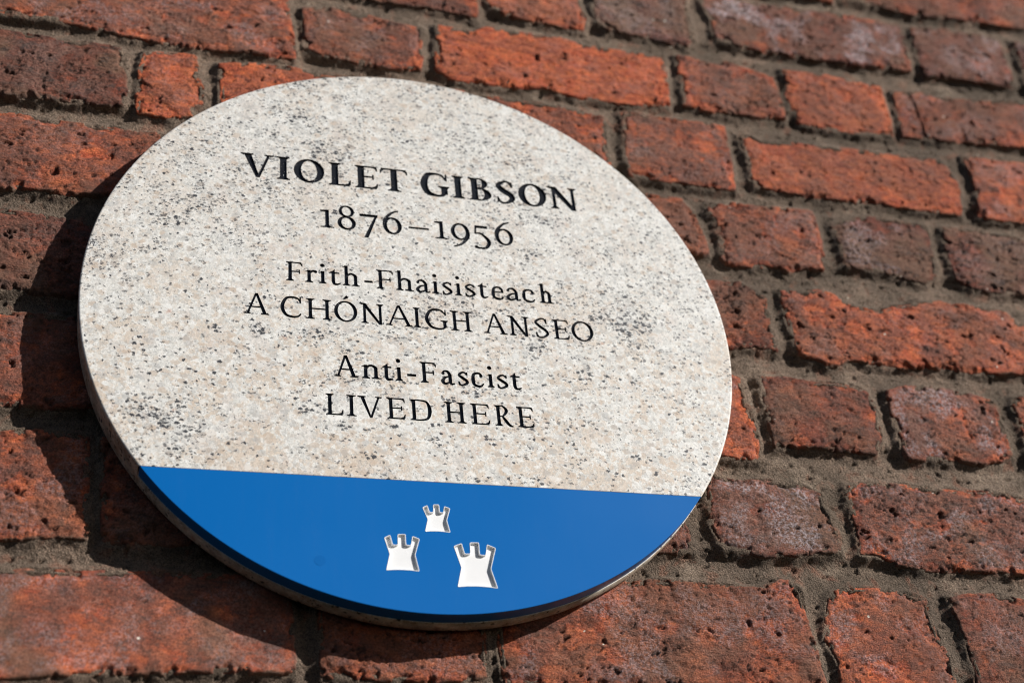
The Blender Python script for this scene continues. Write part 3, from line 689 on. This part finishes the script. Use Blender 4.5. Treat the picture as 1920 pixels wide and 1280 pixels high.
def tick(x, y0, y1, w0, w1, lean=0.0):      # small vertical serif at the end of an arm
    return [[(x - w0 / 2, y0), (x + w0 / 2, y0), (x + w1 / 2 + lean, y1), (x - w1 / 2 + lean, y1)]]

def arch(x0, x1, xh, s_, t_, y0, th, L):    # shoulder springing from one stem to the next, then the second stem
    g = stroke([(x0 + s_ * .3, xh - 0.17, t_ * .8), (x0 + (x1 - x0) * .32, xh - 0.045, t_ * 1.25), (x0 + (x1 - x0) * .66, xh - 0.015 - s_ * .1, s_ * .75), (x1 - 0.01, xh - 0.12, s_ * 0.98), (x1, xh - 0.24, s_)])
    g += stem(x1, y0, xh - 0.22, s_, th, (1, 1, 0, 0), L)
    return g

def glyph(ch, w, s_, t_, xh, asc, desc):
    th = t_ * 0.92; L = 0.105
    fl = L + s_ / 2
    if ch == 'I': return stem(w / 2, 0, 1, s_, th, L=(w - s_) / 2)
    if ch == 'V':
        return quad(fl * .9 + .02, 1, w / 2 + .02, -.02, s_ * 1.12, s_ * .55) + quad(w - fl * .75, 1, w / 2 + .03, -.02, t_ * 1.15, t_ * 1.3) + serif(fl * .9 + .02, 1, s_ * 1.0, L * .95, L * .9, th, -1) + serif(w - fl * .75, 1, t_ * 1.1, L * 1.0, fl * .75 - t_ * .55, th, -1)
    if ch == 'A':
        return quad(fl * .8, 0, w * .5 - .02, 1.01, t_ * 1.1, t_ * 1.2) + quad(w - fl * .85, 0, w * .5, 1.03, s_ * 1.12, s_ * .75) + bar(w * .27, w * .72, .36, t_ * .95) + serif(fl * .8, 0, t_ * 1.0, fl * .8 - t_ * .5, L * .9, th, 1) + serif(w - fl * .85, 0, s_, L * .9, L * .85, th, 1)
    if ch == 'N':
        return stem(L + t_ * .8, 0, .94, t_ * 1.5, th, (1, 1, 0, 0)) + stem(w - L - t_ * .8, .0, 1, t_ * 1.5, th, (0, 0, 1, 1)) + quad(L + s_ * .15, 1, w - L - t_ * .9, -.02, s_ * 1.25, s_ * .9) + serif(L, 1, s_ * .6, L * .95, 0, th, -1)
    if ch in 'OÓ':
        g = ring(w / 2, .5, w / 2, .52, s_ * 1.08, t_ * 1.1)
        if ch == 'Ó': g += stroke([(w * .42, 1.10, t_ * .9), (w * .52, 1.18, t_ * 1.5), (w * .60, 1.26, s_ * 1.0)], 3)
        return g
    if ch == 'C':
        return stroke([(w - .04, .76, t_ * .8), (w * .82, .93, t_ * 1.1), (w * .56, 1.0 - t_ / 2 + .02, t_ * 1.3), (w * .26, .89, s_ * .85), (s_ * .55, .5, s_ * 1.1), (w * .24, .13, s_ * .9), (w * .55, t_ * .55 - .02, t_ * 1.35), (w * .83, .06, t_ * 1.1), (w - .02, .2, t_ * .8)]) + tick(w - .05, .70, 1.0, t_ * 1.0, t_ * .7, .0)
    if ch == 'G':
        xr = w - L * .6 - s_ / 2
        return stroke([(xr + s_ * .25, .76, t_ * .9), (w * .74, .94, t_ * 1.1), (w * .52, 1.0 - t_ / 2 + .02, t_ * 1.3), (w * .25, .89, s_ * .85), (s_ * .55, .5, s_ * 1.1), (w * .24, .13, s_ * .9), (w * .52, t_ * .55 - .02, t_ * 1.35), (w * .74, .04, t_ * 1.2), (xr, .12, t_ * 1.3)]) + tick(xr + s_ * .35, .70, 1.0, t_ * 1.0, t_ * .7) + quad(xr, .09, xr, .44, s_) + serif(xr, .46, s_, L, L * .6, th, -1)
    if ch == 'E':
        x = fl
        return stem(x, 0, 1, s_, th, (1, 0, 1, 0)) + bar(x, w - .03, 1 - th / 2, th) + bar(x, w * .80, .52, th) + bar(x, w - .04, th / 2, th) + tick(w - .05, 1 - th * .9, .79, t_ * 1.2, t_ * .5, .03) + tick(w * .80, .63, .41, t_ * .75, t_ * .75) + tick(w - .06, th * .9, .24, t_ * 1.4, t_ * .5, .05) + [[(w - .16, 1 - th), (w - .02, 1 - th), (w - .02, 1 - th * 1.9)], [(w - .2, th), (w - .03, th), (w - .03, th * 2.2)]]
    if ch == 'F':
        x = fl
        return stem(x, 0, 1, s_, th, (1, 1, 1, 0)) + bar(x, w - .03, 1 - th / 2, th) + bar(x, w * .82, .50, th) + tick(w - .04, 1 - th * .9, .78, t_ * 1.2, t_ * .5, .03) + tick(w * .82, .61, .39, t_ * .75, t_ * .75) + [[(w - .16, 1 - th), (w - .02, 1 - th), (w - .02, 1 - th * 1.9)]]
    if ch == 'L':
        x = fl
        return stem(x, 0, 1, s_, th, (1, 0, 1, 1)) + bar(x, w - .04, th / 2, th) + tick(w - .06, th * .9, .27, t_ * 1.4, t_ * .5, .04) + [[(w - .22, th), (w - .03, th), (w - .03, th * 2.2)]]
    if ch == 'T':
        return stem(w / 2, 0, 1, s_, th, (1, 1, 0, 0), L * 1.1) + bar(.03, w - .03, 1 - th / 2, th) + tick(.05, 1 - th * .9, .76, t_ * 1.3, t_ * .5, -.04) + tick(w - .05, 1 - th * .9, .76, t_ * 1.3, t_ * .5, .04) + [[(.03, 1 - th), (.18, 1 - th), (.03, 1 - th * 2)], [(w - .18, 1 - th), (w - .03, 1 - th), (w - .03, 1 - th * 2)]]
    if ch == 'H':
        return stem(fl, 0, 1, s_, th, L=L) + stem(w - fl, 0, 1, s_, th, L=L) + bar(fl, w - fl, .51, t_)
    if ch == 'D':
        x = fl
        return stem(x, 0, 1, s_, th, (1, 0, 1, 0)) + stroke([(x, 1 - t_ * .45, t_ * .9), (w * .50, 1 - t_ * .45, t_), (w * .80, .88, s_ * .7), (w - s_ * .58, .5, s_ * 1.12), (w * .80, .13, s_ * .75), (w * .50, t_ * .45, t_), (x, t_ * .45, t_ * .9)])
    if ch == 'B':
        x = fl
        return stem(x, 0, 1, s_, th, (1, 0, 1, 0)) + stroke([(x, 1 - t_ * .45, t_ * .9), (w * .58, 1 - t_ * .5, t_), (w * .88 - s_ * .5, .78, s_ * .95), (w * .58, .55, t_), (x, .53, t_ * .9)]) + stroke([(x, .53, t_ * .9), (w * .60, .54, t_), (w - s_ * .55, .28, s_ * 1.12), (w * .58, t_ * .5, t_), (x, t_ * .45, t_ * .9)])
    if ch == 'R':
        x = fl
        return stem(x, 0, 1, s_, th, (1, 1, 1, 0)) + stroke([(x, 1 - t_ * .45, t_ * .9), (w * .50, 1 - t_ * .5, t_), (w * .78 - s_ * .5, .75, s_ * 1.0), (w * .48, .49, t_), (x, .48, t_ * .9)]) + stroke([(w * .42, .50, t_), (w * .60, .28, s_ * .95), (w * .80, .06, s_ * .85), (w + .0, .0, t_ * .8)])
    if ch == 'S':
        return stroke([(w - .08, .76, t_ * .8), (w * .74, .95, t_ * 1.1), (w * .48, .99 - t_ * .3, t_ * 1.2), (s_ * .5, .79, s_ * .85), (w * .40, .57, s_ * 1.05), (w * .78, .38, s_ * 1.0), (w - s_ * .48, .20, s_ * .85), (w * .52, t_ * .4 - .01, t_ * 1.2), (w * .24, .04, t_ * 1.1), (.06, .23, t_ * .8)]) + tick(w - .08, .72, .98, t_ * .9, t_ * .6) + tick(.06, .28, .02, t_ * .9, t_ * .6)
    # ---- old-style figures
    if ch == '1': return stem(w / 2, 0, xh, s_, th, (1, 1, 0, 0), L=(w - s_) / 2) + [[(.0, xh - th * 1.1), (w / 2 - s_ * .4, xh - th * 1.3), (w / 2 + s_ * .5, xh - th), (w / 2 + s_ * .5, xh + .03), (.0, xh - .0)]]
    if ch == '8':
        return ring(w * .50, asc * .76, w * .42, asc * .24 + .01, s_ * .9, t_ * 1.0, .3) + ring(w * .50, asc * .27, w * .50, asc * .29, s_ * 1.08, t_ * 1.1, .3)
    if ch == '7':
        return bar(.02, w - .02, xh - t_ * .8, t_ * 1.7) + quad(w - .05, xh - .01, w * .34, desc, t_ * 1.2, s_ * 1.15)
    if ch == '6':
        return ring(w * .52, xh * .47, w * .48, xh * .50, s_ * 1.08, t_ * 1.1, .25) + stroke([(w * .86, asc, t_ * .8), (w * .50, asc * .88, s_ * .7), (w * .18, asc * .62, s_ * 1.0), (s_ * .60, xh * .47, s_ * 1.05)])
    if ch == '9':
        return ring(w * .48, xh * .53, w * .48, xh * .50, s_ * 1.08, t_ * 1.1, .25) + stroke([(w * .10, desc + .0, t_ * .8), (w * .48, desc * .55, s_ * .7), (w * .82, xh * .20, s_ * 1.0), (w - s_ * .60, xh * .55, s_ * 1.05)])
    if ch == '5':
        return bar(w * .10, w * .86, xh - t_ * .8, t_ * 1.7) + quad(w * .15, xh - .02, w * .10, xh * .50, t_ * 1.0) + stroke([(w * .10, xh * .53, t_), (w * .45, xh * .52, s_ * .7), (w - s_ * .6, xh * .12, s_ * 1.1), (w * .70, desc * .70, s_ * .9), (w * .34, desc + .03, t_ * 1.2), (w * .06, desc * .78, t_ * 1.5)]) + dot(w * .10, desc * .74, s_ * .55)
    if ch == '–': return bar(0, w, xh * .48, t_ * 1.15)
    if ch == '-': return bar(0, w, xh * .48, t_ * 1.45)
    # ---- lowercase
    if ch == 'i':
        x = w / 2 + .01
        return flag_stem(x, 0, xh, s_, th, L=(w - s_) / 2 - .01) + dot(x - .01, xh + .30, s_ * .66)
    if ch == 'r':
        x = fl
        return flag_stem(x, 0, xh, s_, th) + stroke([(x + s_ * .2, xh - .18, t_ * .8), (x + (w - x) * .42, xh - .05, t_ * 1.3), (w - .07, xh - .05, s_ * .85)]) + dot(w - .07, xh - .07, s_ * .55)
    if ch == 'n':
        return flag_stem(fl, 0, xh, s_, th) + arch(fl, w - fl, xh, s_, t_, 0, th, L)
    if ch == 'h':
        return flag_stem(fl, 0, asc, s_, th) + arch(fl, w - fl, xh, s_, t_, 0, th, L)
    if ch == 't':
        x = w * .38
        return quad(x, .14, x, xh - .02, s_) + [[(.0, xh - t_), (x, xh - t_), (x + s_ / 2, xh - t_), (x + s_ / 2, xh + .17), (x - s_ * .1, xh + .07), (.0, xh - t_ * .4)]] + bar(x, w * .92, xh - t_ / 2, t_) + stroke([(x, .18, s_), (x + s_ * .25, .05, s_ * .9), (w * .68, .02, t_ * 1.3), (w, .08, t_ * .7)])
    if ch == 'a':
        xr = w - .10 - s_ / 2
        return quad(xr, .08, xr, xh - .15, s_) + stroke([(.10, xh - .12, s_ * .7), (w * .28, xh - .03, t_ * 1.1), (w * .52, xh - .03, t_ * 1.5), (xr - s_ * .02, xh - .17, s_)]) + dot(.11, xh - .13, s_ * .5) + stroke([(xr, xh * .60, t_), (w * .36, xh * .50, t_ * 1.2), (s_ * .55, xh * .24, s_ * 1.05), (w * .32, t_ * .3, t_ * 1.5), (xr, .12, t_)]) + stroke([(xr, .14, s_ * .9), (xr + s_ * .3, .03, s_ * .7), (w + .02, .06, t_ * .7)], 4)
    if ch == 's':
        return stroke([(w - .06, xh - .14, t_ * .8), (w * .68, xh - .03, t_ * 1.1), (w * .42, xh - .03, t_ * 1.2), (s_ * .5, xh * .76, s_ * .8), (w * .44, xh * .57, s_ * .95), (w * .78, xh * .38, s_ * .95), (w - s_ * .48, xh * .20, s_ * .85), (w * .46, .015, t_ * 1.2), (w * .22, .03, t_ * 1.1), (.05, .17, t_ * .8)], 5) + tick(w - .06, xh - .16, xh, t_ * .9, t_ * .6) + tick(.05, .19, .0, t_ * .9, t_ * .6)
    if ch == 'e':
        return stroke([(w - .03, .15, t_ * .7), (w * .78, .03, t_ * 1.2), (w * .50, .015, t_ * 1.6), (w * .20, .10, s_ * .9), (s_ * .55, xh * .50, s_ * 1.08), (w * .24, xh * .88, s_ * .8), (w * .54, xh - .01, t_ * 1.3), (w * .82, xh * .86, s_ * .8), (w - s_ * .45, xh * .62, s_ * .8)]) + bar(s_ * .5, w - .01, xh * .58, t_ * .95)
    if ch == 'c':
        return stroke([(w - .08, xh - .12, s_ * .8), (w * .74, xh - .03, t_ * 1.3), (w * .50, xh - .01, t_ * 1.3), (w * .22, xh * .86, s_ * .85), (s_ * .55, xh * .48, s_ * 1.08), (w * .22, .10, s_ * .9), (w * .52, .015, t_ * 1.6), (w * .80, .04, t_ * 1.2), (w, .16, t_ * .7)]) + dot(w - .09, xh - .13, s_ * .5)
    raise ValueError(ch)

# line: baseline, cap height, thick, thin, x-height, ascender, descender, [(glyph, left, right)...]
LINES = [
    (0.4815, 0.097, 0.225, 0.08, 0.7, 1, -0.3, [('V', -0.5505, -0.4452), ('I', -0.4367, -0.3952), ('O', -0.3832, -0.2858), ('L', -0.273, -0.2009), ('E', -0.1888, -0.1139), ('T', -0.1047, -0.0159), ('G', 0.0266, 0.1225), ('I', 0.1325, 0.172), ('B', 0.1866, 0.2639), ('S', 0.2794, 0.343), ('O', 0.3561, 0.4529), ('N', 0.4633, 0.5621)]),
    (0.302, 0.097, 0.125, 0.068, 0.73, 1.0, -0.26, [('1', -0.3027, -0.2594), ('8', -0.2492, -0.1906), ('7', -0.1807, -0.1192), ('6', -0.1074, -0.0445), ('–', -0.023, 0.0433), ('1', 0.0615, 0.1053), ('9', 0.1141, 0.1784), ('5', 0.1889, 0.2446), ('6', 0.2575, 0.3204)]),
    (0.0795, 0.0735, 0.146, 0.08, 0.65, 1.06, -0.3, [('F', -0.4109, -0.3609), ('r', -0.3539, -0.3163), ('i', -0.3124, -0.2882), ('t', -0.2812, -0.2455), ('h', -0.2406, -0.1865), ('-', -0.1728, -0.147), ('F', -0.1358, -0.0833), ('h', -0.0766, -0.0198), ('a', -0.0139, 0.031), ('i', 0.0354, 0.0605), ('s', 0.0692, 0.1024), ('i', 0.1079, 0.1335), ('s', 0.1408, 0.1756), ('t', 0.1841, 0.2153), ('e', 0.2268, 0.2672), ('a', 0.2735, 0.3202), ('c', 0.326, 0.3676), ('h', 0.3807, 0.4285)]),
    (-0.0565, 0.0755, 0.138, 0.076, 0.65, 1.06, -0.3, [('A', -0.5342, -0.4606), ('C', -0.4278, -0.365), ('H', -0.3523, -0.2762), ('Ó', -0.2683, -0.1984), ('N', -0.1889, -0.1163), ('A', -0.1129, -0.0303), ('I', -0.0279, -0.0059), ('G', 0.0074, 0.0788), ('H', 0.0872, 0.1543), ('A', 0.19, 0.2647), ('N', 0.2701, 0.3386), ('S', 0.354, 0.3988), ('E', 0.4118, 0.4649), ('O', 0.4731, 0.5449)]),
    (-0.2565, 0.0745, 0.146, 0.08, 0.65, 1.06, -0.3, [('A', -0.2736, -0.2037), ('n', -0.1943, -0.1378), ('t', -0.1315, -0.1018), ('i', -0.0948, -0.0715), ('-', -0.0584, -0.0309), ('F', -0.0199, 0.0301), ('a', 0.0422, 0.0838), ('s', 0.0935, 0.1273), ('c', 0.1352, 0.1728), ('i', 0.1828, 0.2056), ('s', 0.2131, 0.2485), ('t', 0.2557, 0.2897)]),
    (-0.3905, 0.0725, 0.146, 0.076, 0.65, 1.06, -0.3, [('L', -0.3017, -0.25), ('I', -0.2408, -0.213), ('V', -0.2094, -0.1369), ('E', -0.1251, -0.0705), ('D', -0.0578, 0.0081), ('H', 0.0454, 0.1094), ('E', 0.1234, 0.1806), ('R', 0.1951, 0.2506), ('E', 0.2634, 0.3152)]),
]

plaque = empty('wall_plaque', tuple(W(0, 0, -0.094)))
tag(plaque, 'round pale granite memorial plaque with carved black lettering and a blue lower segment', 'plaque')
PL = plaque.location

def P3(x, y, z): return (x * S, -z * S - PL.y, y * S)

CH = -0.5915                # height of the straight seam between granite and blue panel
BV = 0.006                  # rounded arris of the granite
zs_face, zb_ = 0.0, -0.094
N = 256
a0 = math.asin(CH)          # right end of the chord
angs_up = [a0 + (math.pi - 2 * a0) * i / N for i in range(N + 1)]          # over the top, right to left
angs_dn = [math.pi - a0 + (2 * a0 + math.pi) * i / 120 for i in range(121)]  # under, left to right

polys, owner = [], []
gid = 0
glyph_names = []
for base, H, s_, t_, xh, asc, desc, items in LINES:
    for ch, xl, xr in items:
        w = (xr - xl) / H
        for poly in glyph(ch, w, s_, t_, xh, asc, desc):
            polys.append([(xl + x * H, base + y * H) for x, y in poly])
            owner.append(gid)
        glyph_names.append('digit' if ch.isdigit() else 'dash' if ch in '-–' else 'letter')
        gid += 1

def cut_sheet(boundary, polys):
    """triangulate a convex sheet together with overlapping outlines"""
    vs, es = [], []
    def addp(P):
        k = len(vs)
        vs.extend(Vector(p) for p in P)
        es.extend((k + i, k + (i + 1) % len(P)) for i in range(len(P)))
    addp(boundary)
    for P in polys: addp(P)
    r = delaunay_2d_cdt(vs, es, [], 0, 1e-5)
    V = np.array([tuple(v) for v in r[0]]); F = np.array([tuple(f) for f in r[2] if len(f) == 3])
    A = V[F]
    cr = (A[:, 1, 0] - A[:, 0, 0]) * (A[:, 2, 1] - A[:, 0, 1]) - (A[:, 1, 1] - A[:, 0, 1]) * (A[:, 2, 0] - A[:, 0, 0])
    F[cr < 0] = F[cr < 0][:, ::-1]
    F = F[np.abs(cr) > 1e-13]
    return V, F

def classify(V, F, polys, owner):
    C = V[F].mean(1)
    own = np.full(len(F), -1)
    order = np.argsort(C[:, 0]); cx = C[order, 0]
    for P, g in zip(polys, owner):
        P = np.array(P)
        i0, i1 = np.searchsorted(cx, [P[:, 0].min(), P[:, 0].max()])
        idx = order[i0:i1]
        idx = idx[(C[idx, 1] > P[:, 1].min()) & (C[idx, 1] < P[:, 1].max())]
        if not len(idx): continue
        ins = np.zeros(len(idx), bool); x, y = C[idx, 0], C[idx, 1]
        for (ax, ay), (bx, by) in zip(P, np.roll(P, -1, 0)):
            c_ = (ay > y) != (by > y)
            if by != ay: ins ^= c_ & (x < (bx - ax) * (y - ay) / (by - ay) + ax)
        own[idx[ins]] = g
    return own

rf = 1 - BV
bound = [(rf * math.cos(a), rf * math.sin(a)) for a in angs_up]
# the front sheet ends at the seam: swing its two ends onto the chord
xe = math.sqrt(rf * rf - CH * CH)
bound[0] = (xe, CH); bound[-1] = (-xe, CH)
V, F = cut_sheet(bound, polys)
own = classify(V, F, polys, owner)

# granite: pierced front sheet + arris + rim + seat of the panel + back
gv, gf = [], []
def add_tris(vs3, tris):
    k = len(gv); gv.extend(vs3); gf.extend([tuple(int(i) + k for i in t_) for t_ in tris])
front = F[own < 0]
used = np.unique(front); remap = {int(u): i for i, u in enumerate(used)}
add_tris([P3(V[u][0], V[u][1], 0.0) for u in used], [[remap[int(i)] for i in t_] for t_ in front])
prof = [(rf, 0.0), (1 - BV * .55, -BV * .12), (1 - BV * .18, -BV * .42), (1.0, -BV), (1.0, zb_)]
rings_ = []
for rr, zz in prof:
    row = []
    for i, a in enumerate(angs_up):
        x, y = rr * math.cos(a), rr * math.sin(a)
        if i in (0, N):
            x = math.copysign(math.sqrt(max(rr * rr - CH * CH, 0)), x); y = CH
        row.append(P3(x, y, zz))
    rings_.append(row)
for r0_, r1_ in zip(rings_[:-1], rings_[1:]):
    k = len(gv); gv.extend(r0_); gv.extend(r1_)
    n_ = len(r0_)
    gf.extend([(k + i, k + n_ + i, k + n_ + i + 1, k + i + 1) for i in range(n_ - 1)])
PZ = -0.049                 # depth of the rebate that seats the blue panel
k = len(gv)
gv.extend([P3(math.cos(a), math.sin(a), PZ) for a in angs_dn]); gv.extend([P3(math.cos(a), math.sin(a), zb_) for a in angs_dn])
gf.extend([(k + i, k + 121 + i, k + 122 + i, k + i + 1) for i in range(120)])
gf.append(tuple(k + i for i in range(121)))                                       # rebate floor
k = len(gv)
gv.extend([P3(-xe, CH, 0), P3(xe, CH, 0), P3(math.cos(a0), CH, PZ), P3(-math.cos(a0), CH, PZ)])
gf.append((k, k + 1, k + 2, k + 3))                                               # rebate wall behind the seam
k = len(gv)
ring_b = [P3(math.cos(a), math.sin(a), zb_) for a in [i / 200 * 2 * math.pi for i in range(200)]]
gv.extend(ring_b); gf.append(tuple(reversed(range(k, k + 200))))
granite = link_mesh('granite_disc', gv, gf, MAT_GRANITE, plaque)
granite.data.polygons.foreach_set('use_smooth', [len(p_.vertices) == 4 for p_ in granite.data.polygons])
granite.data.materials.append(MAT_SAWN_SHADED)
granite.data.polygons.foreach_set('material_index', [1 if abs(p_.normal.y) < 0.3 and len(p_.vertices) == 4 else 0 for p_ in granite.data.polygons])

# each letter is a cut of its own: sunk floor and walls
DEP = -0.0052
edge_owner = {}
for fi, f_ in enumerate(F):
    for i in range(3):
        a, b = int(f_[i]), int(f_[(i + 1) % 3])
        edge_owner[(a, b)] = fi
for g, nm in enumerate(glyph_names):
    ids = np.nonzero(own == g)[0]
    if not len(ids): continue
    vv, ff, mp = [], [], {}
    def vid(i, z):
        if (i, z) not in mp:
            mp[(i, z)] = len(vv); vv.append(P3(V[i][0], V[i][1], z))
        return mp[(i, z)]
    for fi in ids:
        ff.append(tuple(vid(int(i), DEP) for i in F[fi]))
        for i in range(3):
            a, b = int(F[fi][i]), int(F[fi][(i + 1) % 3])
            o_ = edge_owner.get((b, a))
            if o_ is None or own[o_] != g:
                ff.append((vid(b, DEP), vid(a, DEP), vid(a, 0.0), vid(b, 0.0)))
    link_mesh(nm, vv, ff, MAT_LETTER, granite)

# ------------------------------------------------------------------ blue panel with three sunk castles
BIG = [(0.0404, -0.7928), (0.064, -0.783), (0.0705, -0.8150), (0.0855, -0.8140), (0.0868, -0.7795), (0.1130, -0.7785), (0.1130, -0.8160), (0.1285, -0.8165), (0.1355, -0.7830), (0.160, -0.7935),
       (0.1410, -0.8584), (0.1552, -0.9165), (0.126, -0.9135), (0.098, -0.9125), (0.070, -0.9135), (0.0425, -0.9165), (0.0572, -0.8575)]
LEFT = [(-0.1516, -0.7763), (-0.1341, -0.7665), (-0.1279, -0.7968), (-0.1149, -0.7962), (-0.1137, -0.7638), (-0.0915, -0.7626), (-0.0915, -0.7956), (-0.0785, -0.7958), (-0.0730, -0.7674), (-0.0527, -0.7755),
        (-0.0677, -0.825), (-0.0590, -0.8745), (-0.083, -0.8722), (-0.1060, -0.8717), (-0.129, -0.8725), (-0.1503, -0.8750), (-0.1385, -0.825)]
TOP = [(-0.0398, -0.6765), (-0.0249, -0.6686), (-0.0198, -0.6903), (-0.0096, -0.6898), (-0.0090, -0.6658), (0.0085, -0.6647), (0.0092, -0.6895), (0.0186, -0.6895), (0.0226, -0.6691), (0.0396, -0.6755),
       (0.0276, -0.7140), (0.0350, -0.7522), (0.017, -0.7502), (-0.0010, -0.7497), (-0.019, -0.7504), (-0.0368, -0.7525), (-0.0270, -0.7136)]

def round_poly(P, r):
    """round every corner of a closed outline"""
    out_ = []
    n_ = len(P)
    for i in range(n_):
        p0, p1, p2 = (np.array(P[(i + k) % n_]) for k in (-1, 0, 1))
        a, b = p0 - p1, p2 - p1
        la, lb = np.linalg.norm(a), np.linalg.norm(b)
        rr = min(r, la * .42, lb * .42)
        A, B = p1 + a / la * rr, p1 + b / lb * rr
        for u in (0, .2, .4, .6, .8, 1):
            q = (1 - u) ** 2 * A + 2 * u * (1 - u) * p1 + u * u * B
            out_.append((float(q[0]), float(q[1])))
    return out_

def inset(P, d):
    n_ = len(P); out_ = []
    area = sum(P[i][0] * P[(i + 1) % n_][1] - P[(i + 1) % n_][0] * P[i][1] for i in range(n_))
    sg = 1 if area > 0 else -1
    for i in range(n_):
        p0, p1, p2 = np.array(P[i - 1]), np.array(P[i]), np.array(P[(i + 1) % n_])
        e = (p2 - p0); e = e / (np.linalg.norm(e) + 1e-12)
        out_.append(tuple(p1 + sg * d * np.array([-e[1], e[0]])))
    return out_

castles = [round_poly(c_, 0.0042) for c_ in (TOP, LEFT, BIG)]
PR = 0.998
CB = CH - 0.0016
b0 = math.asin(CB / PR)
bang = [math.pi - b0 + (2 * b0 + math.pi) * i / 160 for i in range(161)]
EB = 0.0014                 # softened edge of the panel
def seg(r, cb):
    return [(r * math.cos(a), min(cb, r * math.sin(a))) if 0 < i < 160 else (math.copysign(math.sqrt(r * r - cb * cb), math.cos(a)), cb) for i, a in enumerate(bang)]
fr = seg(PR - EB, CB - EB * .5)
Vb, Fb = cut_sheet(fr, castles)
ob = classify(Vb, Fb, castles, [0, 1, 2])
gv, gf = [], []
front = Fb[ob < 0]
used = np.unique(front); remap = {int(u): i for i, u in enumerate(used)}
ZP = 0.0004
add_tris([P3(Vb[u][0], Vb[u][1], ZP) for u in used], [[remap[int(i)] for i in t_] for t_ in front])
lay = [[P3(x, y, ZP) for x, y in fr], [P3(x, y, ZP - EB * .3) for x, y in seg(PR - EB * .3, CB - EB * .1)], [P3(x, y, ZP - EB) for x, y in seg(PR, CB)], [P3(x, y, PZ + 0.0006) for x, y in seg(PR, CB)]]
for r0_, r1_ in zip(lay[:-1], lay[1:]):
    k = len(gv); gv.extend(r0_); gv.extend(r1_); n_ = len(r0_)
    gf.extend([(k + i, k + n_ + i, k + n_ + (i + 1) % n_, k + (i + 1) % n_) for i in range(n_)])
panel = link_mesh('blue_panel', gv, gf, MAT_BLUE, plaque)
tag(panel, 'glossy blue segment under the granite face')

def castle_mesh(P, parent):
    dep = -0.0068
    rows_ = [(P, ZP), (P, ZP + 0.0006), (inset(P, 0.0017), ZP + 0.0006), (inset(P, 0.0021), ZP - 0.0008), (inset(P, 0.0026), ZP + dep)]
    vv, ff = [], []
    n_ = len(P)
    for R_, z in rows_: vv.extend(P3(x, y, z) for x, y in R_)
    for k_ in range(len(rows_) - 1):
        a = k_ * n_; b = a + n_
        ff.extend([(a + i, b + i, b + (i + 1) % n_, a + (i + 1) % n_) for i in range(n_)])
    last = (len(rows_) - 1) * n_
    from mathutils.geometry import tessellate_polygon
    tri = tessellate_polygon([[Vector((x, y, 0)) for x, y in rows_[-1][0]]])
    ff.extend(tuple(last + i for i in t_) for t_ in tri)
    me_ = link_mesh('castle_emblem', vv, ff, MAT_WHITE, parent)
    return me_
for c_ in castles: castle_mesh(c_, panel)
plug = [(-0.3265 + 0.0155 * math.cos(i / 24 * 2 * math.pi), -0.853 + 0.0155 * math.sin(i / 24 * 2 * math.pi)) for i in range(24)]
pv = [P3(x, y, ZP + 0.00025) for x, y in plug] + [P3(x, y, ZP - 0.001) for x, y in plug]
link_mesh('screw_plug', pv, [tuple(range(24))] + [(i, i + 24, (i + 1) % 24 + 24, (i + 1) % 24) for i in range(24)], MAT_PLUG, panel)

# fix face directions of the solid parts
import bmesh
for o in [granite, panel] + [c for c in panel.children]:
    bm = bmesh.new(); bm.from_mesh(o.data)
    bmesh.ops.remove_doubles(bm, verts=bm.verts, dist=1e-6)
    bmesh.ops.recalc_face_normals(bm, faces=bm.faces)
    bm.to_mesh(o.data); bm.free()
